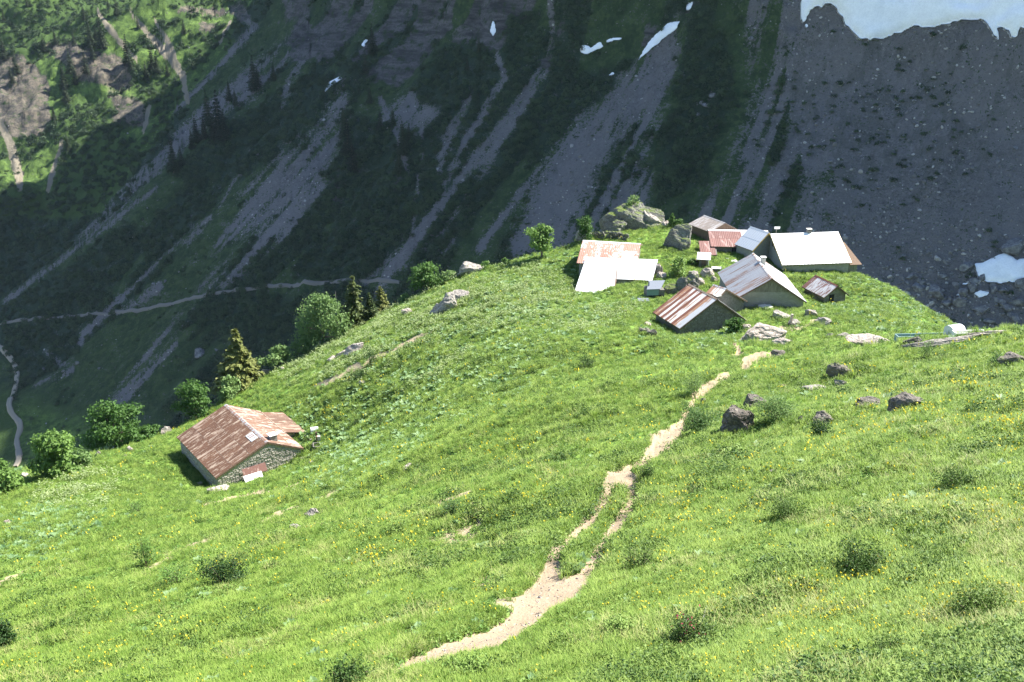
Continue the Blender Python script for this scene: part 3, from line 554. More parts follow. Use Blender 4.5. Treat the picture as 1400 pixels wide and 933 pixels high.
scatter('alder_thicket', p, rots(len(p), .2), sz*rng.uniform(.7, 1.9, len(p))*1.15, rng.integers(0, 4, len(p)), [dome_src('a', 130, 1.15, 1.15, .50, M_ALDER, k+50) for k in range(4)], 'dark green alder thickets covering the shaded valley side', 'thicket')
# ---------------------------------------------------------------- trees
def tube(bm, p0, p1, r0, r1, n=6):
    p0, p1 = Vector(p0), Vector(p1); d = (p1-p0).normalized(); a = d.orthogonal().normalized(); b = d.cross(a); R = []
    for p, r in ((p0, r0), (p1, r1)): R.append([bm.verts.new(p+(a*math.cos(2*math.pi*k/n)+b*math.sin(2*math.pi*k/n))*r) for k in range(n)])
    for k in range(n): bm.faces.new((R[0][k], R[0][(k+1) % n], R[1][(k+1) % n], R[1][k]))
    bm.faces.new(R[1]); bm.faces.new(R[0][::-1])
def bm_obj(name, bm, mat, parent=None, smooth=False):
    me = bpy.data.meshes.new(name); bm.to_mesh(me); bm.free(); me.materials.append(mat)
    if smooth: me.shade_smooth()
    o = bpy.data.objects.new(name, me); link(o)
    if parent: o.parent = parent
    return o
def place(fn, u, v):
    for k in range(60):
        X, t = fn([u], [v+k*.7])
        if not np.isnan(t[0]): break
    return X[0], float(t[0])
def leafy_tree(name, u, v, wpx, hpx, label, cat='tree', group=None, mat=M_LEAF, n=2600, trunk=.25, leaf=.30, seed=0, fn=None, lobes=11, sink=.15):
    X, t = place(fn or hit_near, u, v); H = hpx*t/FPX*.97; W = wpx*t/FPX/2; r = np.random.default_rng(seed+int(u)); root = empty(name, X-np.array([0, 0, sink])); tag(root, label, cat, group)
    bm = bmesh.new(); rr = random.Random(seed+int(u)); th = H*trunk; tube(bm, (0, 0, -.3), (.03*H, 0, max(th, .2)*1.2), .045*H*.6+.03, .03*H*.6+.02, 8); cen = []
    bm_obj('trunk', bm, M_BARK, root); bm = bmesh.new()
    for k in range(lobes):
        a = k*2.4+rr.random(); z = th+(H-th)*((k+.5)/lobes)**.9*.84; q = W*.68*math.sin(math.pi*min(.93, .22+.72*(z-th)/(H-th+.01)))*rr.uniform(.45, 1.25)
        c = np.array([q*math.cos(a), q*math.sin(a), z]); cen.append((c, W*rr.uniform(.24, .5), (H-th)*rr.uniform(.11, .22)))
        tube(bm, (.02*H, 0, min(z*.75, th+(H-th)*.6)), tuple(c), .016*H+.01, .006*H, 5)
    cen.append((np.array([0, 0, H*.88]), W*.34, H*.12)); cen.append((np.array([0, 0, th+(H-th)*.45]), W*.5, (H-th)*.3))
    tag(bm_obj('limbs', bm, M_BARK, root), kind='stuff'); Ps = []; Ns = []; tot = sum(a*a for _, a, b in cen)
    for c, a, b in cen:
        m = int(n*a*a/tot); d = r.normal(size=(m, 3)); d /= np.linalg.norm(d, axis=1)[:, None]; rad = (r.uniform(.45, 1.08, m)+.3*(r.uniform(size=m) < .12)*r.uniform(size=m))[:, None]; rad *= 1+.22*np.sign(np.sin(d[:, :1]*7+c[0]*3)*np.sin(d[:, 1:2]*7+c[2]*2))*.8
        Ps.append(c+d*rad*np.array([a, a, b])); Ns.append(d*.7+r.normal(size=(m, 3))*.6+np.array([0, 0, .3]))
    P_ = np.vstack(Ps); N_ = np.vstack(Ns); P_[:, 2] = np.maximum(P_[:, 2], .05); V, Q = leaf_quads(P_, N_, leaf*1.45*r.uniform(.45, 1.15, len(P_)), .75, r)
    o = bpy.data.objects.new('crown', np_mesh('crown', V, Q, mat, False)); link(o); o.parent = root; o['kind'] = 'stuff'
    return root
def spruce_meshes(H, W, mat, seed, tiers=16, dens=1.0, gap=.0):
    r = random.Random(seed); q = np.random.default_rng(seed); bm = bmesh.new(); tube(bm, (0, 0, -.4), (0, 0, H*.97), .022*H+.03, .01, 7); Ps = []; Ns = []; Ss = []
    t = bpy.data.meshes.new('trunk'); bm.to_mesh(t); bm.free(); t.materials.append(M_BARK); bm = bmesh.new()
    for k in range(tiers):
        f = k/(tiers-1); z = H*(.08+.9*f); w = W*(1-f)**.85*r.uniform(.82, 1.1)+.04*W; nb_ = max(4, int(9*(1-f)+4))
        for j in range(nb_):
            a = 6.283*j/nb_+k*1.3+r.uniform(-.3, .3); L = w*r.uniform(.7, 1.15); dr = -.22*L
            if r.random() < gap: continue
            tube(bm, (0, 0, z), (math.cos(a)*L*.8, math.sin(a)*L*.8, z+dr*.5), .012*H*.4, .01, 3)
            m = max(5, int(L/W*42*dens)); s = q.uniform(.12, 1, m); side = q.normal(0, .10, m)*w
            x = math.cos(a)*L*s-math.sin(a)*side; y = math.sin(a)*L*s+math.cos(a)*side; zz = z+dr*s*s+q.normal(0, .012*H, m)+.06*L*(s > .9)
            Ps.append(np.stack([x, y, zz], -1)); Ns.append(np.stack([math.cos(a)*.35+q.normal(0, .35, m), math.sin(a)*.35+q.normal(0, .35, m), 1+0*s], -1)); Ss.append(W*.27*(1.15-.5*s)*q.uniform(.7, 1.2, m))
    Ps.append(np.array([[0, 0, H]])); Ns.append(np.array([[1., 0, 0.1]])); Ss.append(np.array([.08*H]))
    V, Q = leaf_quads(np.vstack(Ps), np.vstack(Ns), np.concatenate(Ss), .62, q)
    b = bpy.data.meshes.new('branches'); bm.to_mesh(b); bm.free(); b.materials.append(M_BARK)
    return t, b, np_mesh('crown', V, Q, mat, False)
def spruce(name, X, meshes, scale, label, group=None, rz=0, cat='spruce'):
    root = empty(name, X, rz); root.scale = (scale, scale, scale); tag(root, label, cat, group)
    for nm, me in zip(('trunk', 'branches', 'crown'), meshes):
        o = bpy.data.objects.new(nm, me); link(o); o.parent = root
        if nm != 'trunk': o['kind'] = 'stuff'
    return root
NT = [(740,353,44,52,'round crowned young tree standing alone on the pasture rim with its shadow',.30,M_LEAF,2600),(799,318,30,38,'small bushy tree beside the low wall above the rust patched shed',.12,M_LEAF,1500),
 (918,302,11,24,'slim small tree on the skyline right of the mossy boulder',.1,M_LEAF,600),(929,309,18,17,'low round bush between the boulders and the weathered grey shack',.03,M_LEAF,600),
 (443,472,82,80,'largest bushy tree clump on the pasture edge below the spruces',.05,M_LEAF2,5200),(582,392,56,44,'spreading tree with a thin stem left of the pale outcrop',.12,M_LEAF,2400),(612,378,26,22,'small round bush tucked right of the spreading tree',.05,M_LEAF2,800),
 (381,488,52,40,'pale rounded bush between the olive spruce and the largest clump',.05,M_LEAF2,1900),(412,480,34,30,'bush filling the gap beside the largest tree clump',.05,M_LEAF2,1000),(266,571,54,64,'upright bright green tree just behind the rusty roofed stone barn',.08,M_LEAF,2600),
 (157,613,88,76,'dense broad tree with a short dark stem on the pasture edge',.1,M_LEAF,5200),(78,650,68,72,'loose leafy tree left of the dense broad tree',.05,M_LEAF,4200),(316,545,36,38,'grey green bush at the foot of the olive spruce',.04,M_LEAF2,1200),
 (664,369,15,16,'small sapling on the rim right of the pale outcrop',.05,M_LEAF,350),(689,363,14,15,'second small sapling on the rim nearer the lone tree',.05,M_LEAF,350),(10,672,46,38,'thick green bush at the left edge of the photo',.03,M_LEAF,2200),
 (925,379,24,34,'leafy shrub between the white L shaped roof and the rock ridge',.05,M_HERB,900),(108,640,50,34,'low bush under the loose leafy tree',.03,M_LEAF2,1400),(200,597,40,26,'low bush right of the dense broad tree',.03,M_LEAF,1000),(2,655,30,34,'small bush half cut by the left edge of the photo',.03,M_LEAF,1600),
 (552,402,18,14,'low bush on the rim left of the spreading tree',.03,M_LEAF2,500),(345,506,30,16,'low bush beside the pink stones under the olive spruce',.03,M_LEAF2,600),(946,363,12,15,'dark leafy bush at the foot of the grey boulder',.03,M_LEAF,350),
 (984,450,26,28,'taller green bush in front of the rust striped hut gable',.03,M_LEAF,1400),(1003,454,30,26,'wide green bush below the eave of the rust striped hut',.03,M_LEAF,1400),(958,452,16,15,'small bush under the rust striped hut roof edge',.03,M_HERB,400),(1018,374,10,9,'tiny bush beside the grey ribbed chalet wall',.03,M_HERB,200)]
for k, (u, v, w, h, lab, tr_, m, n) in enumerate(NT): leafy_tree('leafy_tree' if h > 34 else 'bush', u, v, w, h, lab, 'tree' if h > 34 else 'bush', None, m, n, tr_, .30 if w > 34 else .22, k, sink=.3)
for (u, v, w, h, lab, sd_) in [(328,520,50,84,'olive green spruce standing alone on the pasture edge',1),(482,428,38,72,'tallest spruce of the small group behind the big bush',2),(505,411,20,36,'slender spruce beside the brownish one',3),(519,409,24,38,'brownish spruce at the right of the small group',4)]:
    X, t = place(hit_near, u, v); H = h*t/FPX; W = w*t/FPX/2*1.65
    spruce('spruce_tree', X-np.array([0, 0, .4]), spruce_meshes(H+.4, W, M_NEEDLE, sd_, 15 if sd_ == 1 else 12, 1.3, .12), 1, lab)
ORD = 'first second third fourth fifth sixth seventh eighth ninth tenth eleventh twelfth thirteenth fourteenth fifteenth sixteenth seventeenth eighteenth nineteenth twentieth'.split()+['twenty-'+w for w in 'first second third fourth fifth sixth seventh eighth ninth'.split()]+['thirtieth', 'thirty-first', 'thirty-second']
FS = [(286,173,47),(300,190,62),(315,137,27),(347,123,45),(268,196,36),(238,235,44),(373,110,24),(280,190,30),(308,192,40),(292,196,34),(140,67,42),(125,63,30),(177,87,36),(160,22,24),(147,13,14),(97,103,32),(88,123,34),(120,100,30),(115,27,20),(35,9,12),(252,47,20),(207,93,30),(100,60,18),(7,83,30),(23,100,28),(5,30,16),(42,6,10),(190,40,14),
 (550,213,45),(510,77,38),(499,100,30),(477,213,50),(470,190,40),(484,235,44),(545,235,36),(560,200,28),(538,170,24),(92,140,30),(104,118,26),(15,115,22),(60,70,22),(75,60,20),(200,110,24),(215,100,26),(230,105,20),(355,118,26),(262,205,26),(250,228,28),(245,242,20),(322,145,22),(75,165,20),(95,205,22),(505,140,24),(520,175,26),(655,75,22),(640,95,20),(180,100,22),(128,80,22),(133,55,20)]
fm = [spruce_meshes(18, 4.4, M_NEEDLE2, 30+k, 13, .8, .05) for k in range(3)]
_fx, _ft = hit_far([a for a, b, c in FS], [b for a, b, c in FS])
def spruce_group(u, v):
    if u < 255 and v < 215: return ('along the upper rim of the sunlit crags', 'spruces along the rim of the upper left crags') if v < 72 else ('on the face of the upper left crags', 'spruces on the upper left crags')
    return ('in the stand between the two scree fans', 'spruces between the scree fans') if u < 400 else ('on the ledges of the central cliffs', 'spruces on the central cliffs')
_sg = {}
for k in sorted(range(len(FS)), key=lambda k: FS[k][0]): _sg.setdefault(spruce_group(*FS[k][:2])[0], []).append(k)
for k, ((u, v, h), X, t) in enumerate(zip(FS, _fx, _ft)):
    if np.isnan(t): continue
    where, grp = spruce_group(u, v); sz_ = 'tall' if h >= 36 else ('short' if h <= 22 else 'middling')
    spruce('spruce_tree', X-np.array([0, 0, .5]), fm[k % 3], h*t/FPX/18*1.05, '%s dark spruce, %s from the left %s' % (sz_, ORD[_sg[where].index(k)], where), grp, k*1.7)
# dead pole-like tree on the rim
X, t = place(hit_near, 461, 440); bm = bmesh.new(); tube(bm, (0, 0, -.5), (0, 0, 6.8), .09, .02, 6); tube(bm, (0, 0, 5.6), (.25, 0, 6.1), .03, .01, 4); tube(bm, (0, 0, 5.2), (-.3, 0, 5.6), .03, .01, 4)
o = bm_obj('dead_tree', bm, M_DEAD); o.location = X; tag(o, 'thin dead tree stem rising above the largest bush clump', 'tree')
# ---------------------------------------------------------------- foreground shrubs
def shrub(u, v, wpx, hpx, label, mat=M_DARKLEAF, n=700, leaf=.055, flowers=0, twigs=10, seed=0, name='shrub', spindly=False):
    X, t = place(hit_near, u, v); H = hpx*t/FPX; W = wpx*t/FPX/2; r = np.random.default_rng(seed+int(u)*3); root = empty(name, X-np.array([0, 0, .04])); tag(root, label, 'shrub')
    bm = bmesh.new(); tips = []
    for k in range(twigs):
        a = r.uniform(0, 6.28); q = W*math.sqrt(r.uniform(.05, 1)); h = H*math.sqrt(max(.15, 1-(q/W)**2*.8))*r.uniform(.7, 1.1); tp = np.array([q*math.cos(a), q*math.sin(a)*.8, h]); mid = tp*np.array([.45, .45, .55]); rr = .012*max(.6, W)
        tube(bm, (0, 0, 0), tuple(mid), rr*1.3, rr, 5); tube(bm, tuple(mid), tuple(tp), rr, rr*.4, 4); tips.append(tp)
        for j in range(3):
            s = mid+(tp-mid)*r.uniform(0, .8); tq = s+r.normal(0, .13*W+.03, 3)+np.array([0, 0, .08*H]); tube(bm, tuple(s), tuple(tq), rr*.5, rr*.2, 3); tips.append(tq)
    tag(bm_obj('stems', bm, M_DEAD if flowers or spindly else M_BARK, root), kind='stuff'); tips = np.array(tips); n = int(n*1.9)
    c = tips[r.integers(0, len(tips), n)]*np.sqrt(r.uniform(.35, 1.1, n))[:, None]; P_ = c+r.normal(0, 1, (n, 3))*np.array([.16*W+.02]*2+[.10*H+.02]); P_[:, 2] = np.maximum(P_[:, 2], .02)
    N_ = r.normal(size=(n, 3))*.7+np.array([0, 0, .6]); V, Q = leaf_quads(P_, N_, leaf*r.uniform(.6, 1.3, n), .55, r)
    o = bpy.data.objects.new('leaves', np_mesh('leaves', V, Q, mat, False)); link(o); o.parent = root; o['kind'] = 'stuff'
    if flowers:
        P_ = tips[r.integers(0, len(tips), flowers)]+r.normal(0, .05, (flowers, 3))+np.array([0, 0, .03]); V, Q = leaf_quads(P_, r.normal(size=(flowers, 3)), .045, 1, r); o = bpy.data.objects.new('blossom', np_mesh('blossom', V, Q, M_PINK, False)); link(o); o.parent = root; o['kind'] = 'stuff'
for k, a in enumerate([(310,803,70,50,'dark leafy rounded shrub in the lower left pasture',M_DARKLEAF,1500,.07),(945,882,66,54,'twiggy alpenrose with pink blossom at the lower centre',M_DARKLEAF,1500,.04,45,22),(482,940,64,44,'dark leafed shrub cut by the bottom edge of the photo',M_DARKLEAF,700,.06),
 (1175,780,76,36,'low dark shrub with yellow flowers in front of it at right',M_DARKLEAF,1500,.045),(1312,668,56,34,'dark spreading shrub nearest the right edge of the photo',M_DARKLEAF,900,.05),(1078,714,60,34,'mounded shrub over a shadowed hollow right of the footpath',M_HEATH,1200,.045),
 (8,888,34,48,'broad leaved shrub at the left edge of the photo bottom',M_DARKLEAF,600,.08),(617,706,32,30,'grey green willow shrub left of the footpath',M_LEAF2,500,.06),(886,656,24,26,'dark shrub touching the bend of the footpath',M_DARKLEAF,500,.05),
 (700,780,52,22,'wide low shrub left of the footpath',M_HEATH,900,.045),(545,728,40,22,'pale leafy sapling in the middle of the pasture',M_HERB,350,.06,0,6),(960,592,60,40,'bushy willow beside the upper footpath',M_LEAF2,1100,.09),(1005,628,30,22,'broad pale leafed plant above the alpenrose slope',M_HERB,260,.12),
 (1062,578,62,40,'grey leafed willow right of the dark overhanging rock',M_LEAF2,1100,.09),(875,780,56,36,'half dead shrub with bleached twigs beside the footpath',M_HEATH,700,.045,0,26),(200,775,34,50,'loose pale herb clump left of the dark leafy shrub',M_HERB,500,.07),(240,800,60,40,'grassy herb mound left of the dark leafy shrub',M_HERB,700,.06),
 (505,501,24,28,'dark bush on the slope above the rusty barn',M_DARKLEAF,300,.16),(492,517,20,12,'low dark bush under the one above the rusty barn',M_DARKLEAF,200,.16),(800,505,34,20,'dark herb clump on the slope left of the upper footpath',M_DARKLEAF,400,.12),(520,582,18,14,'small dark bush in the pasture hollow',M_DARKLEAF,200,.12),(487,583,14,14,'smallest dark bush in the pasture hollow',M_DARKLEAF,150,.12),
 (1120,600,40,26,'leafy shrub below the flat brown rocks',M_DARKLEAF,500,.07),(1360,505,30,26,'thin shrub beside the rock on the right edge',M_LEAF2,300,.08),(1265,492,20,32,'thin upright willow under the long rock ledge',M_LEAF2,260,.09),(950,545,34,46,'thin pale willow over the upper footpath',M_LEAF2,500,.09),(1330,725,30,18,'low shrub in the right hand pasture',M_HEATH,400,.045),(1220,900,70,30,'heathy shrub mound at the lower right',M_HEATH,900,.04),(1340,840,90,44,'broad heathy mound by the lower right edge',M_HEATH,1600,.04),(190,700,30,18,'small bush below the rusty barn meadow',M_HERB,250,.09),(850,870,60,30,'leafy mound on the footpath bank',M_HERB,900,.05),(640,925,60,28,'leafy mound at the bottom edge beside the footpath',M_HERB,900,.05)]): shrub(*a, seed=k)
# ---------------------------------------------------------------- building materials
def metal_mat(name, base, rust, amt, pale=None, sc=(2.2, .35, 1), rough=.55, stripes=0):
    """painted or zinc sheet: weather streaks run down the slope of each sheet (its local y)"""
    nb = NB(name); o = nb.obj(); r = nb.rnd(); off = nb.n('ShaderNodeCombineXYZ'); nb.put(off.inputs[0], nb.math('MULTIPLY', r, 57.)); nb.put(off.inputs[1], nb.math('MULTIPLY', r, 31.))
    c = nb.map(o, sc, off.outputs[0]); n = nb.noise(c, 1.6, 5, .6, .3); n2 = nb.noise(nb.map(o, (1, 1, 1), off.outputs[0]), 5, 5, .7); n3 = nb.noise(nb.map(o, (6, .5, 1), off.outputs[0]), 1.5, 3)
    col = nb.mix(n3, tuple(k*.86 for k in base), base)
    if amt > 0:
        f = nb.math('ADD', nb.math('ADD', nb.math('MULTIPLY', n, .84), nb.math('MULTIPLY', n2, .16)), nb.math('MULTIPLY', nb.math('SUBTRACT', r, .5), .22))
        rc = nb.mix(n2, tuple(k*.62 for k in rust), tuple(min(1, k*1.3) for k in rust)); r2 = nb.math('FRACT', nb.math('MULTIPLY', r, 17.3)); rc = nb.mix(nb.ramp(r2, [(0, .45), (1, 0)]), rc, tuple(k*.45 for k in rust)); col = nb.mix(nb.ramp(f, [(.62-.26*amt, 0), (.68-.26*amt, 1)]), col, rc)
        if pale:
            n3 = nb.noise(nb.map(o, (1.6, .35, 1), off.outputs[0]), 1.7, 4, .6)
            sy = nb.n('ShaderNodeSeparateXYZ'); nb.put(sy.inputs[0], o); col = nb.mix(nb.math('MULTIPLY', nb.ramp(sy.outputs[1], [(.05, 1), (.16, 0)]), nb.ramp(n2, [(.35, 0), (.6, .9)])), col, pale); col = nb.mix(nb.ramp(nb.math('ADD', nb.math('MULTIPLY', n3, .75), nb.math('MULTIPLY', n2, .25)), [(.52, 0), (.62, .85)]), col, pale)
    return nb.surf(col, rough, nb.bump(n2, .15, .01), .3, .0)
RUST = (.22, .115, .075)
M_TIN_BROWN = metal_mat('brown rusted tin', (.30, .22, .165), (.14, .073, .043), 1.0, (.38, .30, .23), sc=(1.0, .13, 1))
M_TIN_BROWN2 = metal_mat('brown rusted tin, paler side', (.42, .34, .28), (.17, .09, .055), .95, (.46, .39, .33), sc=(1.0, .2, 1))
M_TIN_WHITE = metal_mat('white painted tin', (.80, .80, .80), RUST, 0, rough=.4)
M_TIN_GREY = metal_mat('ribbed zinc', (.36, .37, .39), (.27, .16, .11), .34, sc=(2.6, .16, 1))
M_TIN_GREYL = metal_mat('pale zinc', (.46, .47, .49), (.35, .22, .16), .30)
M_TIN_BLUE = metal_mat('bluish galvanised tin', (.50, .53, .57), RUST, 0)
M_TIN_RED = metal_mat('red oxide tin', (.36, .25, .22), (.23, .115, .095), 1.2)
M_TIN_RUST = metal_mat('orange rusted tin', (.40, .28, .20), (.23, .095, .06), 1.25)
M_TIN_RW = metal_mat('rust patched white tin', (.74, .73, .72), (.42, .22, .16), .78, sc=(2.6, .9, 1))
M_TIN_STREAK = metal_mat('white tin with rust tongues', (.66, .64, .62), (.40, .22, .13), .55, sc=(3.5, .3, 1))
M_TIN_HUT = metal_mat('zinc with brown streaks', (.50, .50, .51), (.20, .10, .08), .62, sc=(4, .5, 1))
M_TIN_DARK = metal_mat('slate blue tin', (.16, .18, .21), RUST, 0)
M_TIN_OLD = metal_mat('weathered brownish zinc', (.36, .35, .345), (.25, .21, .18), .6, sc=(5, .5, 1))
def wall_mat(name, a, b, sc, mortar=.5):
    nb = NB(name); P_ = nb.obj(); v = nb.vor(nb.map(P_, (1, 1, 1.7)), sc, 'DISTANCE_TO_EDGE'); vc = nb.vor(nb.map(P_, (1, 1, 1.7)), sc, out='Color'); n = nb.noise(P_, 2, 5, .65); n2 = nb.noise(P_, 12, 4)
    s = nb.n('ShaderNodeSeparateColor'); nb.put(s.inputs[0], vc); c = nb.mix(s.outputs[0], a, b); c = nb.mix(nb.math('MULTIPLY', nb.ramp(v, [(.02, 1), (.07, 0)]), mortar), c, tuple(k*.4 for k in a)); c = nb.mix(nb.math('MULTIPLY', nb.ramp(n, [(.4, 0), (.65, 1)]), .5), c, tuple(k*.7 for k in b)); c = nb.mix(nb.math('MULTIPLY', n2, .3), c, a)
    return nb.surf(c, .95, nb.bump(nb.math('ADD', v, nb.math('MULTIPLY', n2, .3)), .8, .05), .1)
M_STONE = wall_mat('rubble stone', (.34, .31, .27), (.56, .52, .46), 4.5, .7)
M_RENDER = wall_mat('grey lime render', (.27, .265, .24), (.33, .325, .30), 2.0, .15)
M_DARKSTONE = wall_mat('old dark masonry', (.15, .14, .12), (.25, .235, .21), 3.5, .5)
def wood_mat(name, a, b):
    nb = NB(name); P_ = nb.obj(); n = nb.noise(nb.map(P_, (9, 9, .8)), 1.5, 4); return nb.surf(nb.mix(nb.ramp(n, [(.35, 0), (.65, 1)]), a, b), .85, nb.bump(n, .3, .01), .15)
M_WOOD = wood_mat('grey weathered boards', (.13, .125, .105), (.27, .26, .22)); M_WOODB = wood_mat('brown boards', (.10, .07, .05), (.20, .14, .10)); M_WOODY = wood_mat('yellow verge board', (.42, .28, .07), (.55, .38, .12))
M_TEAL = flat_mat('teal painted sheet', (.20, .30, .30), .6); M_DARK = flat_mat('dark opening', (.02, .02, .022)); nb = NB('window glass'); M_GLASS = nb.surf((.04, .05, .06), .15, None, .6)
M_CONC = flat_mat('pale concrete', (.52, .50, .46)); M_WHITE = flat_mat('white slab', (.75, .74, .70)); M_SILVER = flat_mat('silver sheet', (.62, .64, .66), .35)
# ---------------------------------------------------------------- building shapes (local frame: x along the ridge, z up from the thing's base)
def box_bm(bm, x0, x1, y0, y1, z0, z1):
    v = [bm.verts.new((x, y, z)) for x in (x0, x1) for y in (y0, y1) for z in (z0, z1)]
    for f in ((0, 1, 3, 2), (4, 6, 7, 5), (0, 4, 5, 1), (2, 3, 7, 6), (0, 2, 6, 4), (1, 5, 7, 3)): bm.faces.new([v[k] for k in f])
def box(name, x0, x1, y0, y1, z0, z1, mat, parent):
    bm = bmesh.new(); box_bm(bm, x0, x1, y0, y1, z0, z1); return bm_obj(name, bm, mat, parent)
def prism(name, pts, x0, x1, mat, parent):
    """outline in (y, z) extruded from x0 to x1"""
    n = len(pts); V = [(x0, y, z) for y, z in pts]+[(x1, y, z) for y, z in pts]; Fc = [tuple(range(n))[::-1], tuple(range(n, 2*n))]+[(i, (i+1) % n, n+(i+1) % n, n+i) for i in range(n)]
    return mesh_obj(name, V, Fc, mat, parent)
_sheets = {}
def sheet_mesh(w, l, mat, ribs=3, h=.025):
    key = (round(w, 3), round(l, 3), mat.name, ribs)
    if key in _sheets: return _sheets[key]
    xs = [0]; zs = [0]
    for k in range(ribs):
        c = w*(k+.5)/ribs; r = w/ribs*.16; xs += [c-r*1.5, c-r*.6, c+r*.6, c+r*1.5]; zs += [0, h, h, 0]
    xs.append(w+.02); zs.append(.004); n = len(xs); V = [(x, y, z) for y in (0, l) for x, z in zip(xs, zs)]+[(0, 0, -.012), (w+.02, 0, -.012), (0, l, -.012), (w+.02, l, -.012)]
    Fc = [(i, i+1, n+i+1, n+i) for i in range(n-1)]+[(0, n, 2*n+2, 2*n), (n-1, 2*n+1, 2*n+3, 2*n-1), (2*n, 2*n+2, 2*n+3, 2*n+1), tuple(range(n, 2*n))[::-1]+(2*n+2, 2*n+3), (2*n, 2*n+1)+tuple(range(n-1, -1, -1))]
    me = bpy.data.meshes.new('roof_sheet'); me.from_pydata(V, [], [f for f in Fc[:n+2]]+[(2*n, 2*n+1)+tuple(range(n-1, -1, -1)), (2*n+3, 2*n+2)+tuple(range(n, 2*n))]); me.materials.append(mat); _sheets[key] = me; return me
def slope(roof, P0, X, D, L, l, mats, cols, rows=1, inset=None, seed=0, ribs=3, lift=.02):
    """cover a rectangle (corner P0 at the ridge, X along the ridge, D down the slope, unit vectors) with sheets; y of a sheet runs downhill"""
    P0 = np.array(P0, float); X = np.array(X, float); D = np.array(D, float); N = np.cross(X, D); sgn = 1
    if N[2] < 0: P0 = P0+X*L; X = -X; N = np.cross(X, D); sgn = -1
    w = L/cols; ll = l/rows; r = random.Random(seed)
    for c in range(cols):
        for q in range(rows):
            cc = c if sgn > 0 else cols-1-c
            m = mats(cc, q, r) if callable(mats) else mats
            me = sheet_mesh(w, ll+(.08 if rows > 1 and q < rows-1 else 0), m, ribs); o = bpy.data.objects.new('roof_sheet', me); link(o); o.parent = roof
            p = P0+X*w*c+D*ll*q+N*(lift+.012*(rows-1-q)+r.uniform(0, .008)); M = Matrix((( X[0], D[0], N[0], p[0]), (X[1], D[1], N[1], p[1]), (X[2], D[2], N[2], p[2]), (0, 0, 0, 1))); o.matrix_local = M
def gable(name, label, A, yaw, L, wl, dl, wr, dr, hw, wall, rl, rr, cat='chalet', cols=None, rows=1, deep=3.5, ov=(.3, .3), ridge=M_TIN_GREYL, verge=M_WOODB, ovx=.25, ribs=3, ridgew=.16, seed=0):
    """A: ridge start in the world; hw: wall height at the lower eave. Returns (root, wall object, dict)"""
    zb = A[2]-max(dl, dr)-hw; root = empty(name, (A[0], A[1], zb), math.radians(yaw)); tag(root, label, cat); R0 = A[2]-zb; t = .10
    sl = dl/wl; sr = dr/wr; yl, yr = wl-ov[0], -(wr-ov[1])
    w = prism('wall', [(yr, -deep), (yl, -deep), (yl, R0-yl*sl-t), (0, R0-t), (yr, R0+yr*sr-t)], ovx, L-ovx, wall, root)
    roof = prism('roof', [(-wr, R0-dr-t+.02), (0, R0-t+.02), (wl, R0-dl-t+.02), (wl, R0-dl-.015), (0, R0-.015), (-wr, R0-dr-.015)], 0, L, M_WOODB, root)
    for side, (ww, dd, m) in (('l', (wl, dl, rl)), ('r', (wr, dr, rr))):
        s = 1 if side == 'l' else -1; ln = math.hypot(ww, dd); slope(roof, (0, 0, R0), (1, 0, 0), (0, s*ww/ln, -dd/ln), L, ln, m, cols or max(2, round(L/.85)), rows, seed=seed+(3 if s > 0 else 0), ribs=ribs)
    prism('ridge_cap', [(-ridgew, R0-ridgew*sr+.045), (0, R0+.06), (ridgew, R0-ridgew*sl+.045), (ridgew, R0-ridgew*sl+.075), (0, R0+.095), (-ridgew, R0-ridgew*sr+.075)], -.02, L+.02, ridge, roof)
    for x0 in (-.05, L+.002):
        for s, ww, dd in ((1, wl, dl), (-1, wr, dr)): prism('verge_board', [(0, R0-.17), (s*ww, R0-dd-.17), (s*ww, R0-dd+.01), (0, R0+.01)][::s], x0, x0+.048, verge, roof)
    return root, w, dict(R0=R0, sl=sl, sr=sr, yl=yl, yr=yr, x1=L-ovx, x0=ovx)
def chimney(root, x, y, zroof, w=.5, h=.7, mat=M_STONE, cap=M_CONC):
    c = box('chimney', x-w/2, x+w/2, y-w/2, y+w/2, zroof-.6, zroof+h, mat, root); box('chimney_cap', x-w/2-.08, x+w/2+.08, y-w/2-.08, y+w/2+.08, zroof+h+.14, zroof+h+.2, cap, c)
    for a in (-1, 1):
        for b in (-1, 1): box('chimney_pier', x+a*(w/2-.07)-.05, x+a*(w/2-.07)+.05, y+b*(w/2-.07)-.05, y+b*(w/2-.07)+.05, zroof+h, zroof+h+.14, mat, c)
def window(wall_o, x, y0, y1, z0, z1, out, frame=M_WOODB):
    """a window on a gable wall at x; out = +1/-1 outward direction"""
    f = box('window', min(x, x+out*.05), max(x, x+out*.05), y0, y1, z0, z1, frame, wall_o); box('pane', min(x+out*.051, x+out*.06), max(x+out*.051, x+out*.06), y0+.08, y1-.08, z0+.08, z1-.08, M_GLASS, f)
    box('glazing_bar', min(x+out*.06, x+out*.075), max(x+out*.06, x+out*.075), (y0+y1)/2-.02, (y0+y1)/2+.02, z0+.08, z1-.08, frame, f); return f
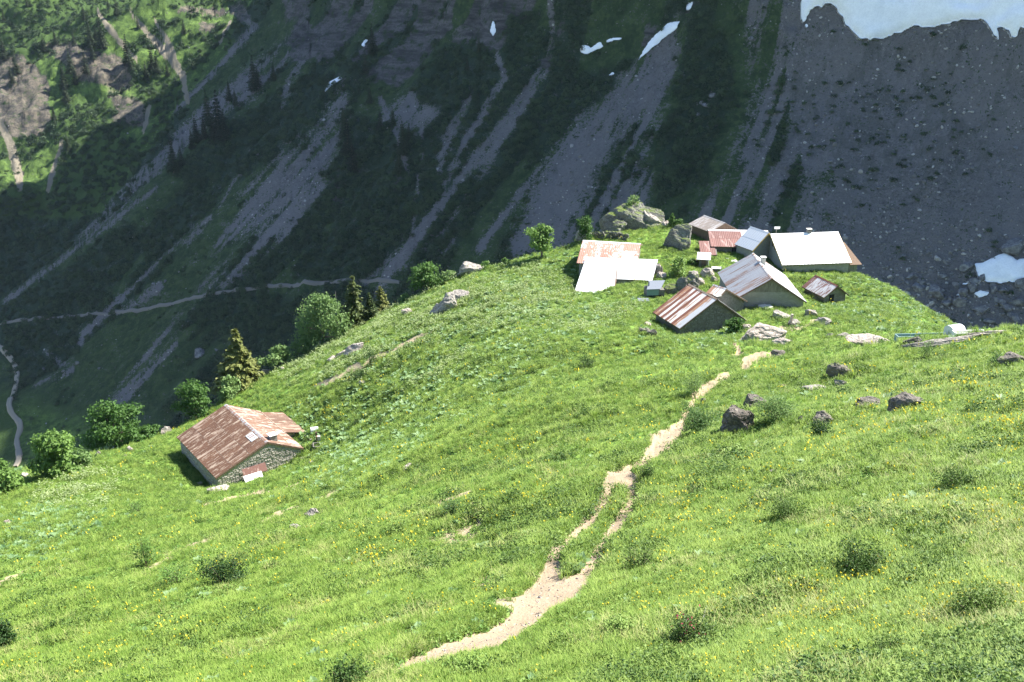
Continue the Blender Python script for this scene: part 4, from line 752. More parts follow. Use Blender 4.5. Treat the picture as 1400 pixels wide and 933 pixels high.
def stones_on(wall_o, plane, outline, size, seed, mat=M_STONE, name='facing_stones'):
    """proud rubble stones over a wall face. plane(a, b, d) -> local point; outline(a, b) -> inside?"""
    r = random.Random(seed); bm = bmesh.new(); (a0, a1, b0, b1), ins = outline; b = b0
    while b < b1:
        h = size*r.uniform(.55, 1.0); a = a0+r.uniform(-size, 0)
        while a < a1:
            w = size*r.uniform(.8, 1.9)
            if ins(a+w/2, b+h/2) and ins(a+.05, b+h) and ins(a+w-.05, b+h):
                d = r.uniform(.02, .07); g = .02; q = lambda: r.uniform(-.25, .25)*size*.3
                base = [(a+g, b+g), (a+w-g, b+g), (a+w-g, b+h-g), (a+g, b+h-g)]; v0 = [bm.verts.new(plane(x, y, 0)) for x, y in base]; v1 = [bm.verts.new(plane(x+(a+w/2-x)*.25+q()*.5, y+(b+h/2-y)*.25+q()*.5, d)) for x, y in base]
                bm.faces.new(v1); [bm.faces.new((v0[k], v0[(k+1) % 4], v1[(k+1) % 4], v1[k])) for k in range(4)]
            a += w
        b += h
    bmesh.ops.recalc_face_normals(bm, faces=bm.faces); tag(bm_obj(name, bm, mat, wall_o), kind='stuff')
def boards_on(wall_o, x, y0, y1, ztop, zbot, out, step=.18, mat=M_WOOD, name='cladding_boards'):
    bm = bmesh.new(); y = y0; r = random.Random(5)
    while y < y1-.02:
        w = min(step, y1-y)-.02; zt = min(ztop(y), ztop(y+w)); d = r.uniform(.025, .045)
        if zt > zbot+.05: box_bm(bm, min(x, x+out*d), max(x, x+out*d), y, y+w, zbot+r.uniform(-.03, .02), zt)
        y += step
    tag(bm_obj(name, bm, mat, wall_o), kind='stuff')
# ================================================================ the left stone barn
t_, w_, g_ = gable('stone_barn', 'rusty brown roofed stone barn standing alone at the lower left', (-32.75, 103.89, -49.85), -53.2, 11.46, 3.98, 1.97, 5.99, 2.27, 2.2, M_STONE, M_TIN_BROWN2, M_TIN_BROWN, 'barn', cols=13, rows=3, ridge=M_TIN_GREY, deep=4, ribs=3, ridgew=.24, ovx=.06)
R0 = g_['R0']
# lean-to continuing the paler pitch at the back (left side of ridge, far half)
ln = prism('lean_to', [(3.6, -4), (6.2, -4), (6.2, R0-2.75), (3.6, R0-1.95)], 1.2, 6.6, M_STONE, t_)
lr = prism('lean_to_roof', [(3.85, R0-1.93), (6.5, R0-2.72), (6.5, R0-2.66), (3.85, R0-1.86)], .6, 7.0, M_WOODB, t_); dv = np.array([0, 2.65, -.79]); dv /= np.linalg.norm(dv); slope(lr, (.6, 3.85, R0-1.85), (1, 0, 0), dv, 6.4, 2.76, M_TIN_BROWN, 7, 1, seed=4)
stones_on(w_, lambda a, b, d: (11.46-.06+d, a, b), ((-5.6, 3.6, R0-4.6, R0-.2), lambda a, b: (b < R0-.28+(a*g_['sr'] if a < 0 else -a*g_['sl']))), .26, 3)
stones_on(w_, lambda a, b, d: (a, -5.69-d, b), ((.4, 11.1, R0-6, R0-2.4), lambda a, b: b < R0-2.35), .26, 4)
chimney(t_, 10.4, 1.0, R0-.5, .75, .55, M_RENDER, M_WHITE)
sk = box('skylight', 8.1, 9.7, -1.15, -.35, 0, .06, M_SILVER, t_); sk.matrix_local = Matrix.Translation((0, 0, R0+.05)) @ Matrix.Rotation(math.atan2(2.27, 5.99), 4, 'X'); box('skylight_pane', 8.18, 9.62, -1.07, -.43, .061, .07, M_TIN_GREYL, sk)
rs = random.Random(2)
ls = bpy.data.objects.new('leaning_sheets', None); link(ls); ls.parent = t_
o = mesh_obj('leaning_sheet', [(0, 0, 0), (2.6, 0, 0), (2.6, .45, .75), (0, .45, .75), (0, 0, -.04), (2.6, 0, -.04), (2.6, .45, .71), (0, .45, .71)], [(0, 1, 2, 3), (4, 7, 6, 5), (0, 4, 5, 1), (1, 5, 6, 2), (2, 6, 7, 3), (3, 7, 4, 0)], M_TIN_RED, ls); o.location = (12.1, -3.2, R0-2.85); o.rotation_euler = (0, 0, math.radians(90))
o = mesh_obj('leaning_sheet', [(0, 0, 0), (2.0, 0, 0), (2.0, .5, .5), (0, .5, .5), (0, 0, -.04), (2.0, 0, -.04), (2.0, .5, .46), (0, .5, .46)], [(0, 1, 2, 3), (4, 7, 6, 5), (0, 4, 5, 1), (1, 5, 6, 2), (2, 6, 7, 3), (3, 7, 4, 0)], M_TIN_WHITE, ls); o.location = (12.6, -3.3, R0-3.2); o.rotation_euler = (0, 0, math.radians(90))
# ================================================================ the grey ribbed chalet in the middle
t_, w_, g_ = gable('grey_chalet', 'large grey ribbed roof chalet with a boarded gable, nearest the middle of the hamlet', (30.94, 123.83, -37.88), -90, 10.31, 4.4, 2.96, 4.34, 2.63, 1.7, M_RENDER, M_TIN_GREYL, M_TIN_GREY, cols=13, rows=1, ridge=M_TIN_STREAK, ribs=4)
R0 = g_['R0']; boards_on(w_, g_['x1'], -2.3, 2.6, lambda y: R0-.2-abs(y)*.66, R0-1.75, 1); chimney(t_, 3.6, .45, R0-.3, .5, .75, M_CONC, M_WHITE)
for x0, x1 in ((-3.6, -1.6), (-1.3, .6)): box('stacked_plank', g_['x1'], g_['x1']+.35, x0, x1, R0-3.9, R0-3.6, M_WOOD, t_)
# ================================================================ the big white roofed chalet
t_, w_, g_ = gable('white_roof_chalet', 'largest chalet with a brilliant white roof and yellow verge boards at the scree edge', (36.02, 135.37, -38.67), 6.5, 9.81, 6.48, 4.17, 5.37, 2.8, 1.6, M_RENDER, M_TIN_WHITE, M_TIN_WHITE, cols=10, rows=1, ridge=M_TIN_WHITE, verge=M_WOODY, ribs=2)
R0 = g_['R0']; window(w_, g_['x0'], -.95, -.35, R0-1.55, R0-.8, -1); window(w_, g_['x0'], -1.75, -1.3, R0-1.75, R0-1.1, -1); window(w_, g_['x0'], .6, 1.2, R0-1.9, R0-1.2, -1); chimney(t_, 5.6, .15, R0-.15, .55, .55, M_DARKSTONE)
ax = prism('annex', [(-4.6, -4), (.8, -4), (.8, R0-2.0), (-4.6, R0-3.25)], 9.56, 11.0, M_WOOD, t_); ar = prism('annex_roof', [(-5.0, R0-3.3), (1.2, R0-1.95), (1.2, R0-1.87), (-5.0, R0-3.22)], 9.85, 11.5, M_WOODB, t_)
# ================================================================ L-shaped white roof (one slope)
A = np.array([10.04, 130.34, -40.45]); yw = math.radians(-6.1); ca, sa = math.cos(math.radians(20)), math.sin(math.radians(20))
t_ = empty('l_shaped_barn', (A[0], A[1], A[2]-3.6), yw); tag(t_, 'L shaped barn under a single white metal slope at the left of the hamlet', 'barn'); R0 = 3.6
def onpl(a, s, h=0): return (a, -s*ca, R0-s*sa+h)
out = [(0, 0), (9.63, 0), (8.85, 4.56), (4.22, 4.48), (3.85, 7.9), (-1.15, 7.25)]
def slabp(name, pts, h0, h1, mat, parent):
    n = len(pts); V = [onpl(a, s, h0) for a, s in pts]+[onpl(a, s, h1) for a, s in pts]; return mesh_obj(name, V, [tuple(range(n)), tuple(range(2*n-1, n-1, -1))]+[(i, n+i, n+(i+1) % n, (i+1) % n) for i in range(n)], mat, parent)
rf = slabp('roof', out, -.14, -.02, M_WOODB, t_)
def wallp(name, pts, mat):
    n = len(pts); V = [onpl(a, s, -.15) for a, s in pts]+[(a, -s*ca, -4) for a, s in pts]; return mesh_obj(name, V, [tuple(range(n))[::-1], tuple(range(n, 2*n))]+[(i, (i+1) % n, n+(i+1) % n, n+i) for i in range(n)], mat, t_)
w_ = wallp('wall', [(.25, .15), (9.1, .15), (8.5, 4.25), (4.0, 4.2), (3.6, 7.6), (-.85, 6.95)], M_STONE)
for k in range(5):
    a0, a1 = 5*k/5*.86+.0, 5*(k+1)/5*.86; slabp('roof_sheet', [(a0*4.22/4.3, 0), (a1*4.22/4.3, 0), (-1.15+(a1/4.3)*5.0, 7.25+.65*a1/4.3), (-1.15+(a0/4.3)*5.0, 7.25+.65*a0/4.3)], -.019, .012+.004*(k % 2), M_TIN_WHITE, rf)
for k in range(5):
    f0, f1 = k/5, (k+1)/5; slabp('roof_sheet', [(4.22+5.41*f0, 0), (4.22+5.41*f1, 0), (4.22+4.63*f1, 4.48+.08*f1), (4.22+4.63*f0, 4.48+.08*f0)], -.019, .012+.004*(k % 2), M_TIN_WHITE, rf)
stones_on(w_, lambda a, b, d: (9.12-a*.14+d, -a, b), ((.2, 4.3, -.5, 3.4), lambda a, b: b < R0-.3-a*.36), .4, 8, M_SLAB)
# white slab leaning by it
# ================================================================ rust patched shed behind the L barn
t_, w_, g_ = gable('rust_patched_shed', 'low shed with a white roof patched with rusty squares, behind the L shaped barn', (9.89, 135.04, -39.48), -12, 8.0, 3.6, 1.1, 5.4, 1.6, 1.5, M_RENDER, M_TIN_RW, M_TIN_RW, 'shed', cols=11, rows=3, ridge=M_TIN_WHITE)
# ================================================================ rust striped hut
def stripes(c, q, r): return [M_TIN_RUST, M_TIN_STREAK, M_TIN_RUST, M_TIN_STREAK, M_TIN_RUST, M_TIN_STREAK, M_TIN_RUST, M_TIN_STREAK, M_TIN_STREAK, M_TIN_RUST, M_TIN_STREAK, M_TIN_GREYL, M_TIN_GREYL][c % 13] if q == 0 else [M_TIN_RUST, M_TIN_RUST, M_TIN_STREAK, M_TIN_RUST, M_TIN_RUST, M_TIN_STREAK, M_TIN_RUST, M_TIN_RUST, M_TIN_RUST, M_TIN_STREAK, M_TIN_GREYL, M_TIN_RUST, M_TIN_STREAK][c % 13]
t_, w_, g_ = gable('rust_striped_hut', 'hut with rust and white striped roof and overgrown gable, nearest the camera in the hamlet', (20.43, 110.01, -37.38), -66.2, 5.64, 4.7, 3.47, 4.68, 2.75, 1.0, M_DARKSTONE, M_TIN_GREYL, stripes, 'hut', cols=13, rows=1, ridge=M_TIN_BROWN, ribs=2)
R0 = g_['R0']; chimney(t_, 4.9, .55, R0-.35, .5, .3, M_DARKSTONE); stones_on(w_, lambda a, b, d: (g_['x1']+d, a, b), ((-4.2, 4.2, R0-4.6, R0-.2), lambda a, b: b < R0-.3-abs(a)*.62), .3, 6, M_DARKSTONE)
# its annex roof on the far side of the ridge
t_, w_, g_ = gable('rusty_annex', 'small pink rusty roofed annex tucked behind the chimney of the rust striped hut', (23.6, 111.6, -38.0), -49.8, 1.9, 4.25, 2.49, 1.2, .7, 1.0, M_DARKSTONE, M_TIN_STREAK, M_TIN_STREAK, 'annex', cols=3, rows=1)
# ================================================================ small hut at lower right
t_, w_, g_ = gable('small_hut', 'small hut with a brown streaked zinc roof right of the grey ribbed chalet', (39.24, 123.72, -40.82), -69.2, 4.57, 1.89, 1.42, 1.91, 1.32, .9, M_DARKSTONE, M_TIN_HUT, M_TIN_HUT, 'hut', cols=6, rows=1, ridge=M_TIN_RUST)
R0 = g_['R0']; boards_on(w_, g_['x1'], -1.2, 1.2, lambda y: R0-.2-abs(y)*.7, R0-1.0, 1, .15); box('door', g_['x1'], g_['x1']+.05, -.9, -.2, R0-2.6, R0-1.15, M_DARK, w_)
# ================================================================ red roofed row
def redm(c, q, r): return M_TIN_WHITE if c in (6, 8) and q == 0 or c > 8 else M_TIN_RED
t_, w_, g_ = gable('red_roof_chalet', 'long low chalet with a brick red metal roof at the back of the hamlet', (28.67, 142.38, -40.0), -3.8, 8.6, 2.6, .9, 4.61, 1.16, 1.5, M_DARKSTONE, M_TIN_WHITE, redm, cols=11, rows=2, ridge=M_TIN_WHITE, ridgew=.35)
R0 = g_['R0']
for k, (a, b, m) in enumerate([(3.0, 3.7, M_DARK), (3.9, 4.5, M_WOODB), (4.7, 5.7, M_DARK)]): d = box('door', a, b, g_['yr']-.05, g_['yr'], R0-3.1, R0-1.25, m, w_)
lt = prism('lean_to', [(-6.1, -4), (-3.3, -4), (-3.3, R0-1.0), (-6.1, R0-1.9)], -1.2, .75, M_DARKSTONE, t_); lr = prism('lean_to_roof', [(-6.4, R0-1.95), (-3.0, R0-.92), (-3.0, R0-.85), (-6.4, R0-1.88)], -1.6, .55, M_WOODB, t_); dv = np.array([0, -3.4, -1.03]); dv /= np.linalg.norm(dv); slope(lr, (-1.6, -3.0, R0-.84), (1, 0, 0), dv, 2.15, 3.55, M_TIN_RED, 3, 1, seed=9)
# ================================================================ bluish cross roof between red and white chalets
t_, w_, g_ = gable('blue_grey_chalet', 'chalet with a pale bluish metal slope wedged between the red and the white roofs', (34.0, 138.9, -38.55), -60, 3.7, 1.6, 1.1, 2.75, 2.2, 1.3, M_RENDER, M_TIN_WHITE, M_TIN_BLUE, cols=3, rows=2, ridge=M_TIN_BLUE, verge=M_WOODY, ovx=.12)
# ================================================================ grey shack at the back
t_, w_, g_ = gable('weathered_shack', 'weathered brownish grey roofed shack at the far edge beside the scree', (29.05, 148.04, -39.34), -62, 5.0, 2.3, 1.2, 2.9, .95, 1.2, M_WOODB, M_TIN_OLD, M_TIN_OLD, 'shack', cols=6, rows=1, ridge=M_TIN_OLD)
# ================================================================ outhouse
X, t = place(hit_near, 961, 363.5); t_ = empty('outhouse', (X[0], X[1], X[2]-.1), math.radians(-12)); tag(t_, 'tiny outhouse with a white sloping lid in front of the red roofed chalet', 'outhouse')
w_ = box('wall', -.62, .58, -.5, .6, -.5, 1.25, M_DARKSTONE, t_); o = mesh_obj('roof', [(-.95, -.85, 1.25), (.9, -.85, 1.25), (.9, .85, 1.75), (-.95, .85, 1.75), (-.95, -.85, 1.32), (.9, -.85, 1.32), (.9, .85, 1.82), (-.95, .85, 1.82)], [(0, 3, 2, 1), (4, 5, 6, 7), (0, 1, 5, 4), (1, 2, 6, 5), (2, 3, 7, 6), (3, 0, 4, 7)], M_TIN_WHITE, t_)
box('door', -.3, .3, -.53, -.5, -.1, 1.15, M_WOODB, w_); box('post', .62, .72, -.62, -.52, -.5, 1.2, M_WHITE, t_)
X, t = place(hit_near, 979, 372); t_ = empty('stone_table', (X[0], X[1], X[2]), math.radians(-8)); tag(t_, 'low stone block table with a white slab top left of the grey ribbed chalet', 'table')
box('base', -.5, .5, -.25, .3, -.4, .42, M_DARKSTONE, t_); box('slab', -.62, .62, -.4, .42, .42, .52, M_WHITE, t_); box('post', .64, .72, -.3, -.22, -.4, .75, M_CONC, t_)
for (u, v, w, d, lab) in [(1002, 357, .9, .5, 'larger white slab lying on the grass before the red roofed chalet'), (993, 353, .4, .25, 'smaller pale slab lying on the grass before the red roofed chalet')]:
    X, t = place(hit_near, u, v); o = box('flat_slab', -w/2, w/2, -d, d, -.1, .06, M_WHITE, None); o.location = X; tag(o, lab, 'slab')
# ================================================================ dark shack half under the rocks
X, t = place(hit_near, 891, 407); t_ = empty('lean_to_shack', (X[0], X[1], X[2]-.1), math.radians(6)); tag(t_, 'small slate blue roofed shack with a teal front below the rock ridge', 'shack')
box('front_wall', -.65, .85, -.1, 0, .35, 1.15, M_TEAL, t_); box('wall', -.6, 1.6, 0, 1.8, -1, 1.0, M_DARKSTONE, t_); box('undercroft', -.5, 1.5, -.12, -.02, -.6, .34, M_DARK, t_)
mesh_obj('roof', [(-.75, -.25, 1.15), (1.0, -.25, 1.15), (2.1, 1.9, 1.55), (0, 1.9, 1.55), (-.75, -.25, 1.22), (1.0, -.25, 1.22), (2.1, 1.9, 1.62), (0, 1.9, 1.62)], [(0, 3, 2, 1), (4, 5, 6, 7), (0, 1, 5, 4), (1, 2, 6, 5), (2, 3, 7, 6), (3, 0, 4, 7)], M_TIN_DARK, t_); box('flue', -.35, -.22, .6, .73, 1.2, 1.9, M_TIN_DARK, t_)
X, t = place(hit_near, 880, 412); o = box('tin_sheet', -.7, .7, -.4, .5, 0, .05, M_TIN_DARK, None); o.location = X+np.array([0, 0, .12]); o.rotation_euler = (.12, .05, .1); tag(o, 'blue grey tin sheet lying below the teal fronted shack', 'sheet')
# small white panel above the scree edge
X, t = place(hit_near, 1062, 324); t_ = empty('sign_panel', (X[0], X[1]+1.0, X[2]-.3), 0); tag(t_, 'small white panel peeping over the white roofed chalet', 'panel'); box('panel', -.35, .5, -.03, .03, 3.1, 3.45, M_WHITE, t_); box('post', -.04, .04, .031, .09, -1, 3.4, M_WOOD, t_)
# ================================================================ spring house and trough at right
X, t = place(hit_near, 1303, 458); s = t/FPX; t_ = empty('spring_box', (X[0], X[1], X[2]-.1), math.radians(20)); tag(t_, 'small silver round topped spring box on the pasture rim at right', 'water box')
n = 12; pr = [(.42*math.cos(math.pi*k/n), .42+.30*math.sin(math.pi*k/n)) for k in range(n+1)]+[(-.42, -.5), (.42, -.5)]; prism('housing', pr, -.45, .45, M_SILVER, t_); box('hatch', .451, .48, -.25, .25, .05, .5, M_TIN_GREYL, t_)
X, t = place(hit_near, 1325, 457); t_ = empty('white_trough', (X[0], X[1], X[2]), math.radians(3)); tag(t_, 'long white trough lying right of the silver spring box', 'trough')
for nm, a in (('base', (-.9, .9, -.22, .22, -.3, .05)), ('rim', (-.9, .9, -.25, -.2, .05, .2)), ('rim', (-.9, .9, .2, .25, .05, .2)), ('end', (-.95, -.9, -.25, .25, -.3, .2)), ('end', (.9, .95, -.25, .25, -.3, .2))): box(nm, *a, M_WHITE, t_)
X, t = place(hit_near, 1262, 459); t_ = empty('green_trough', (X[0], X[1], X[2]-.2), math.radians(4)); tag(t_, 'long dark green trough in the grass left of the silver spring box', 'trough')
for nm, a in (('base', (-1.7, 1.7, -.25, .25, -.3, .1)), ('rim', (-1.7, 1.7, -.28, -.23, .1, .26)), ('rim', (-1.7, 1.7, .23, .28, .1, .26)), ('end', (-1.76, -1.7, -.28, .28, -.3, .26)), ('end', (1.7, 1.76, -.28, .28, -.3, .26))): box(nm, *a, M_TEAL, t_)
# ================================================================ by the stone barn: tank, standpipe and stones
X, t = place(hit_near, 431, 591); t_ = empty('water_tank', (X[0], X[1], X[2]-.05), .3); tag(t_, 'white rounded water tank on its side right of the rusty stone barn', 'tank')
pr = [(.34*math.cos(2*math.pi*k/16), .4+.34*math.sin(2*math.pi*k/16)) for k in range(16)]; prism('barrel', pr, -.42, .42, M_SILVER, t_); box('cradle', -.3, -.2, -.3, .3, -.2, .2, M_WOODB, t_); box('cradle', .2, .3, -.3, .3, -.2, .2, M_WOODB, t_)
X, t = place(hit_near, 434, 606); t_ = empty('standpipe', X, .2); tag(t_, 'dark wooden standpipe post with a stone basin beside the rusty stone barn', 'fountain'); box('post', -.09, .09, -.09, .09, -.3, 1.35, M_WOODB, t_); box('spout', -.04, .04, -.45, -.09, .9, .97, M_TIN_GREY, t_); box('side_stone', .1, .4, -.1, .25, -.3, .8, M_CONC, t_)
for a in ((-.45, .45, -1.4, -1.3), (-.45, .45, -.5, -.4), (-.45, -.35, -1.3, -.5), (.35, .45, -1.3, -.5)): box('basin_side', *a, -.3, .3, M_DARKSTONE, t_)
for k, (u, v, w, lab) in enumerate([(427, 603, .55, 'upper pale step stone beside the standpipe'), (427, 608, .5, 'middle pale step stone beside the standpipe'), (424, 618, .4, 'pale stone below the steps beside the standpipe'), (417, 596, .35, 'small pale stone below the white tank'), (416, 628, .8, 'white stone at the right corner of the rusty stone barn'), (425, 634, .8, 'flat stone in the grass off the right corner of the rusty stone barn')]):
    X, t = place(hit_near, u, v); o = bpy.data.objects.new('field_stone', rock_mesh('field_stone', w*.55, w*.4, w*.25, 60+k, 3, 8, .1, M_SLAB)); link(o); o.location = X+np.array([0, 0, .06]); tag(o, lab, 'stone')
# ================================================================ rocks and outcrops on the near hillside
def rock(u, v, w, h, label, mat=M_ROCK, dep=.7, yaw=0, tilt=0, seed=0, sub=0, cuts=13, rough=.26, sink=.58, name='rock', strat=.16, pitch=0, cat='rock'):
    X, t = place(hit_near, u, v); s = t/FPX; W, H = w*s/2*1.2, h*s*1.1; sub = sub or (5 if w > 26 else 4); me = rock_mesh(name, W, W*dep, H*(.5+.5*sink)*1.05, int(u*7+v), sub, cuts, rough, mat, strat)
    o = bpy.data.objects.new(name, me); link(o); o.location = X+np.array([0, W*dep*.6, H*(1-sink)*.42+W*dep*.0]); o.rotation_euler = (math.radians(pitch), math.radians(tilt), math.radians(yaw)); return tag(o, label, cat)
RK = [(864,312,72,42,'largest mossy boulder on the skyline with a bush on top',M_ROCKG,dict(dep=.6,rough=.2,sub=5,cuts=12)),(836,312,34,14,'low rock shoulder left of the mossy skyline boulder',M_ROCKG,dict(tilt=-15)),(890,309,24,22,'square block at the right end of the mossy skyline boulder',M_ROCK,dict(dep=.8)),
 (932,344,40,32,'big grey boulder left of the red roofed chalet',M_ROCKG,dict(dep=.8,sub=5,rough=.16,cuts=11)),(912,311,20,8,'flat pale block between the two skyline boulders',M_SLAB,{}),(907,308,10,6,'small block beside the flat pale block on the skyline',M_SLAB,{}),
 (600,431,22,13,'lower left fragment of the pale outcrop in mid meadow',M_ROCK,dict(tilt=-25)),(613,425,34,20,'middle piece of the pale outcrop in mid meadow',M_ROCK,dict(tilt=-28,sub=5,rough=.18)),(626,413,34,16,'top right piece of the pale outcrop in mid meadow',M_ROCK,dict(tilt=-22,sub=5,rough=.18)),
 (648,374,34,14,'pale knobbly rock on the rim above the mid meadow',M_ROCK,dict(rough=.2)),(622,381,26,8,'flat pale rock left of the knobbly rim rock',M_SLAB,{}),(633,379,12,7,'small pale block beside the knobbly rim rock',M_SLAB,{}),
 (557,431,16,6,'pinkish stone in the grass left of the pale outcrop',M_SLAB,{}),(485,484,30,9,'pink flat rocks on the slope under the tallest spruces, upper piece',M_SLAB,dict(tilt=-20)),(466,490,20,8,'pink flat rocks on the slope, middle piece',M_SLAB,dict(tilt=-20)),(455,495,18,7,'pink flat rocks on the slope, lowest piece',M_SLAB,{}),(494,526,14,4,'white stone strip in the grass below the pink rocks',M_SLAB,{}),
 (337,524,20,6,'pinkish flat stone under the olive spruce',M_SLAB,{}),(362,492,20,8,'flat stone on the rim right of the olive spruce',M_SLAB,{}),(360,500,10,6,'small stone below the rim stone by the olive spruce',M_SLAB,{}),(386,508,7,5,'tiny pale stone on the rim slope',M_SLAB,{}),
 (225,587,16,9,'round pale stone left of the rusty barn roof',M_SLAB,{}),(133,625,9,7,'pale stone under the dense broad tree',M_SLAB,{}),(177,616,9,6,'pale stone right of the dense broad tree',M_SLAB,{}),(171,626,5,4,'tiny stone below the dense broad tree',M_SLAB,{}),(30,655,14,9,'stone half hidden in bushes at the far left',M_SLAB,{}),
 (301,673,28,5,'long pinkish stone in the grass below the stone barn',M_SLAB,dict(tilt=-6)),(274,665,8,6,'white stone at the corner of the barn shadow',M_SLAB,{}),(425,711,18,14,'pale craggy rock in the middle of the pasture',M_ROCK,{}),(403,728,18,10,'pale rock with bush left of the craggy pasture rock',M_ROCK,{}),(244,703,7,5,'small white stone below the barn meadow',M_SLAB,{}),(232,692,5,4,'smallest white stone below the barn meadow',M_SLAB,{}),(10,719,14,7,'pinkish stone at the left edge above the docks',M_SLAB,{}),
 (603,806,7,9,'small upright white stone left of the footpath',M_SLAB,{}),(560,643,18,6,'flat stone in the grass mid pasture',M_SLAB,{}),
 (1008,590,54,38,'dark overhanging rock face right of the upper footpath',M_ROCKD,dict(tilt=-36,dep=.5,rough=.26,strat=.3)),(1031,560,32,16,'pale top ledge of the dark overhanging rock',M_ROCKD,dict(rough=.2)),(962,553,10,9,'small dark rock in the grass beside the upper footpath',M_ROCKD,{}),
 (1151,518,34,18,'black craggy rock in the right pasture',M_ROCKD,dict(rough=.25,tilt=-10)),(1153,531,24,9,'flat pale rock under the black craggy rock',M_ROCK,{}),(1118,537,36,6,'long flat crumbled ledge left of the flat pale rock',M_ROCK,{}),(1188,558,36,11,'rounded brown rock left of the dark wedge rock',M_ROCKD,{}),(1240,563,48,18,'dark wedge shaped rock in the right pasture',M_ROCKD,dict(tilt=-14,rough=.22)),(1127,582,32,16,'brown rock with pale top below the ledge',M_ROCKD,dict(rough=.22)),(1093,578,10,10,'small dark rock left of the brown rock',M_ROCKD,{}),(1066,491,20,9,'dark mossy tussock rock at the end of the upper footpath',M_ROCKD,{}),(1235,543,16,6,'low brown rock above the dark wedge',M_ROCKD,{}),
 (1045,468,62,14,'broad pink rock slab above the upper footpath',M_SLAB,dict(dep=.75,rough=.16,strat=.3,pitch=28,sink=.75)),(1073,473,24,8,'right tail of the broad pink slab',M_SLAB,{}),(1021,452,14,8,'small pale block above the broad pink slab',M_SLAB,{}),
 (1196,472,58,9,'long smooth pink slab in the right pasture',M_SLAB,dict(dep=.6,tilt=4,pitch=18,sink=.7)),(1152,464,18,7,'grey rounded rock left of the long pink slab',M_ROCK,{}),(1135,463,12,5,'small stones left of the grey rounded rock',M_ROCK,{}),
 (1248,474,22,14,'dark edged rock at the left end of the long ledge',M_ROCKD,dict(rough=.2)),(1300,470,96,6,'long thin rock ledge under the spring box',M_ROCK,dict(dep=.14,tilt=-8,rough=.3,sink=.7)),(1358,460,60,5,'thin ledge running to the right edge of the pasture rim',M_SLAB,dict(dep=.15,tilt=-5)),(1388,498,36,13,'dark rock with pale top at the right edge',M_ROCKD,{}),(1256,461,12,6,'pale stones beside the green trough',M_SLAB,{}),
 (1128,445,24,9,'pale rocks below the small hut, right piece',M_ROCK,{}),(1110,434,18,9,'pale rocks below the small hut, left piece',M_ROCK,dict(tilt=20)),(1124,412,24,6,'flat white rock in front of the small hut',M_SLAB,{}),(1088,446,20,8,'flat pale rocks below the old post',M_ROCK,dict(tilt=12)),(1072,437,26,8,'pale rock ledge left of the old post',M_ROCK,dict(tilt=14)),(1047,424,20,5,'concrete like block under the grey ribbed chalet gable',M_CONC,{}),(1066,420,16,5,'heap of stones under the grey ribbed chalet gable',M_ROCK,{}),
 (943,397,22,24,'tallest craggy rock of the ridge behind the rust striped hut',M_ROCKG,dict(rough=.25,sub=5)),(932,402,18,20,'dark hollowed rock of the ridge behind the rust striped hut',M_ROCKG,dict(rough=.25)),(918,403,26,16,'left low rock of the ridge behind the rust striped hut',M_ROCKG,dict(tilt=-15,rough=.2)),(950,381,14,8,'small pale rock right of the ridge top',M_ROCK,{}),
 (968,381,20,12,'pale craggy rock left of the grey ribbed chalet',M_SLAB,dict(rough=.2)),(953,393,20,10,'pink flat rock above the rust striped hut roof',M_SLAB,{}),(977,385,14,7,'pale rock touching the grey ribbed chalet wall',M_SLAB,{}),(949,363,12,9,'dark stone beside the outhouse',M_ROCKD,{}),
 (797,326,20,14,'end block of the low wall behind the rust patched shed',M_ROCK,{}),(900,377,12,20,'rubble at the right end of the L shaped barn',M_SLAB,dict(rough=.2)),(903,383,12,12,'white rubble slab leaning on the L shaped barn',M_SLAB,dict(tilt=30)),(858,388,24,4,'stones along the front of the L shaped barn',M_SLAB,{}),(893,462,14,10,'dark hollow rock under the rust striped hut bushes',M_ROCKD,{}),(880,458,16,9,'dark rock in the slope left below the rust striped hut',M_ROCKD,{}),(886,446,12,5,'pale stone at the corner of the rust striped hut',M_SLAB,{}),(983,470,5,4,'tiny white stone left of the broad pink slab',M_SLAB,{}),(855,428,6,4,'tiny pale stone in the docks left of the rust striped hut',M_SLAB,{}),
 (1060,650,14,5,'pale flat stone in the right foreground pasture',M_ROCK,{}),(700,640,8,4,'small flat stone left of the footpath top',M_ROCK,{})]
ring = []
for (u, v, w, h, lab, m, kw) in RK:
    o = rock(u, v, w, h, lab, m, **kw); W = w*float(np.array(o.location)@fw)/FPX/2; n_ = int(8+W*14)
    for k in range(n_):
        a = rng.uniform(0, 6.28); q = rng.uniform(.95, 1.5); x = o.location.x+math.cos(a)*W*q*1.05; y = o.location.y+math.sin(a)*(W*.6*q+.15)-W*.15; ring.append((x, y))
ring = np.array(ring); zz = near_z(ring[:, 0], ring[:, 1]); rp = np.c_[ring, zz]
scatter('grass_round_rocks', rp, rots(len(rp), .2), dist_s(np.linalg.norm(rp, axis=1))*rng.uniform(.9, 1.7, len(rp)), rng.integers(0, 3, len(rp)), [grass_src('g', 30, .15, .09, .55, .009, M_GRASS, 20), dome_src('h', 60, .17, .14, .05, M_HEATH, 21), grass_src('g', 30, .17, .12, .6, .009, M_GRASS, 22)], 'taller grass tufts growing round the bases of the rocks', 'grass')
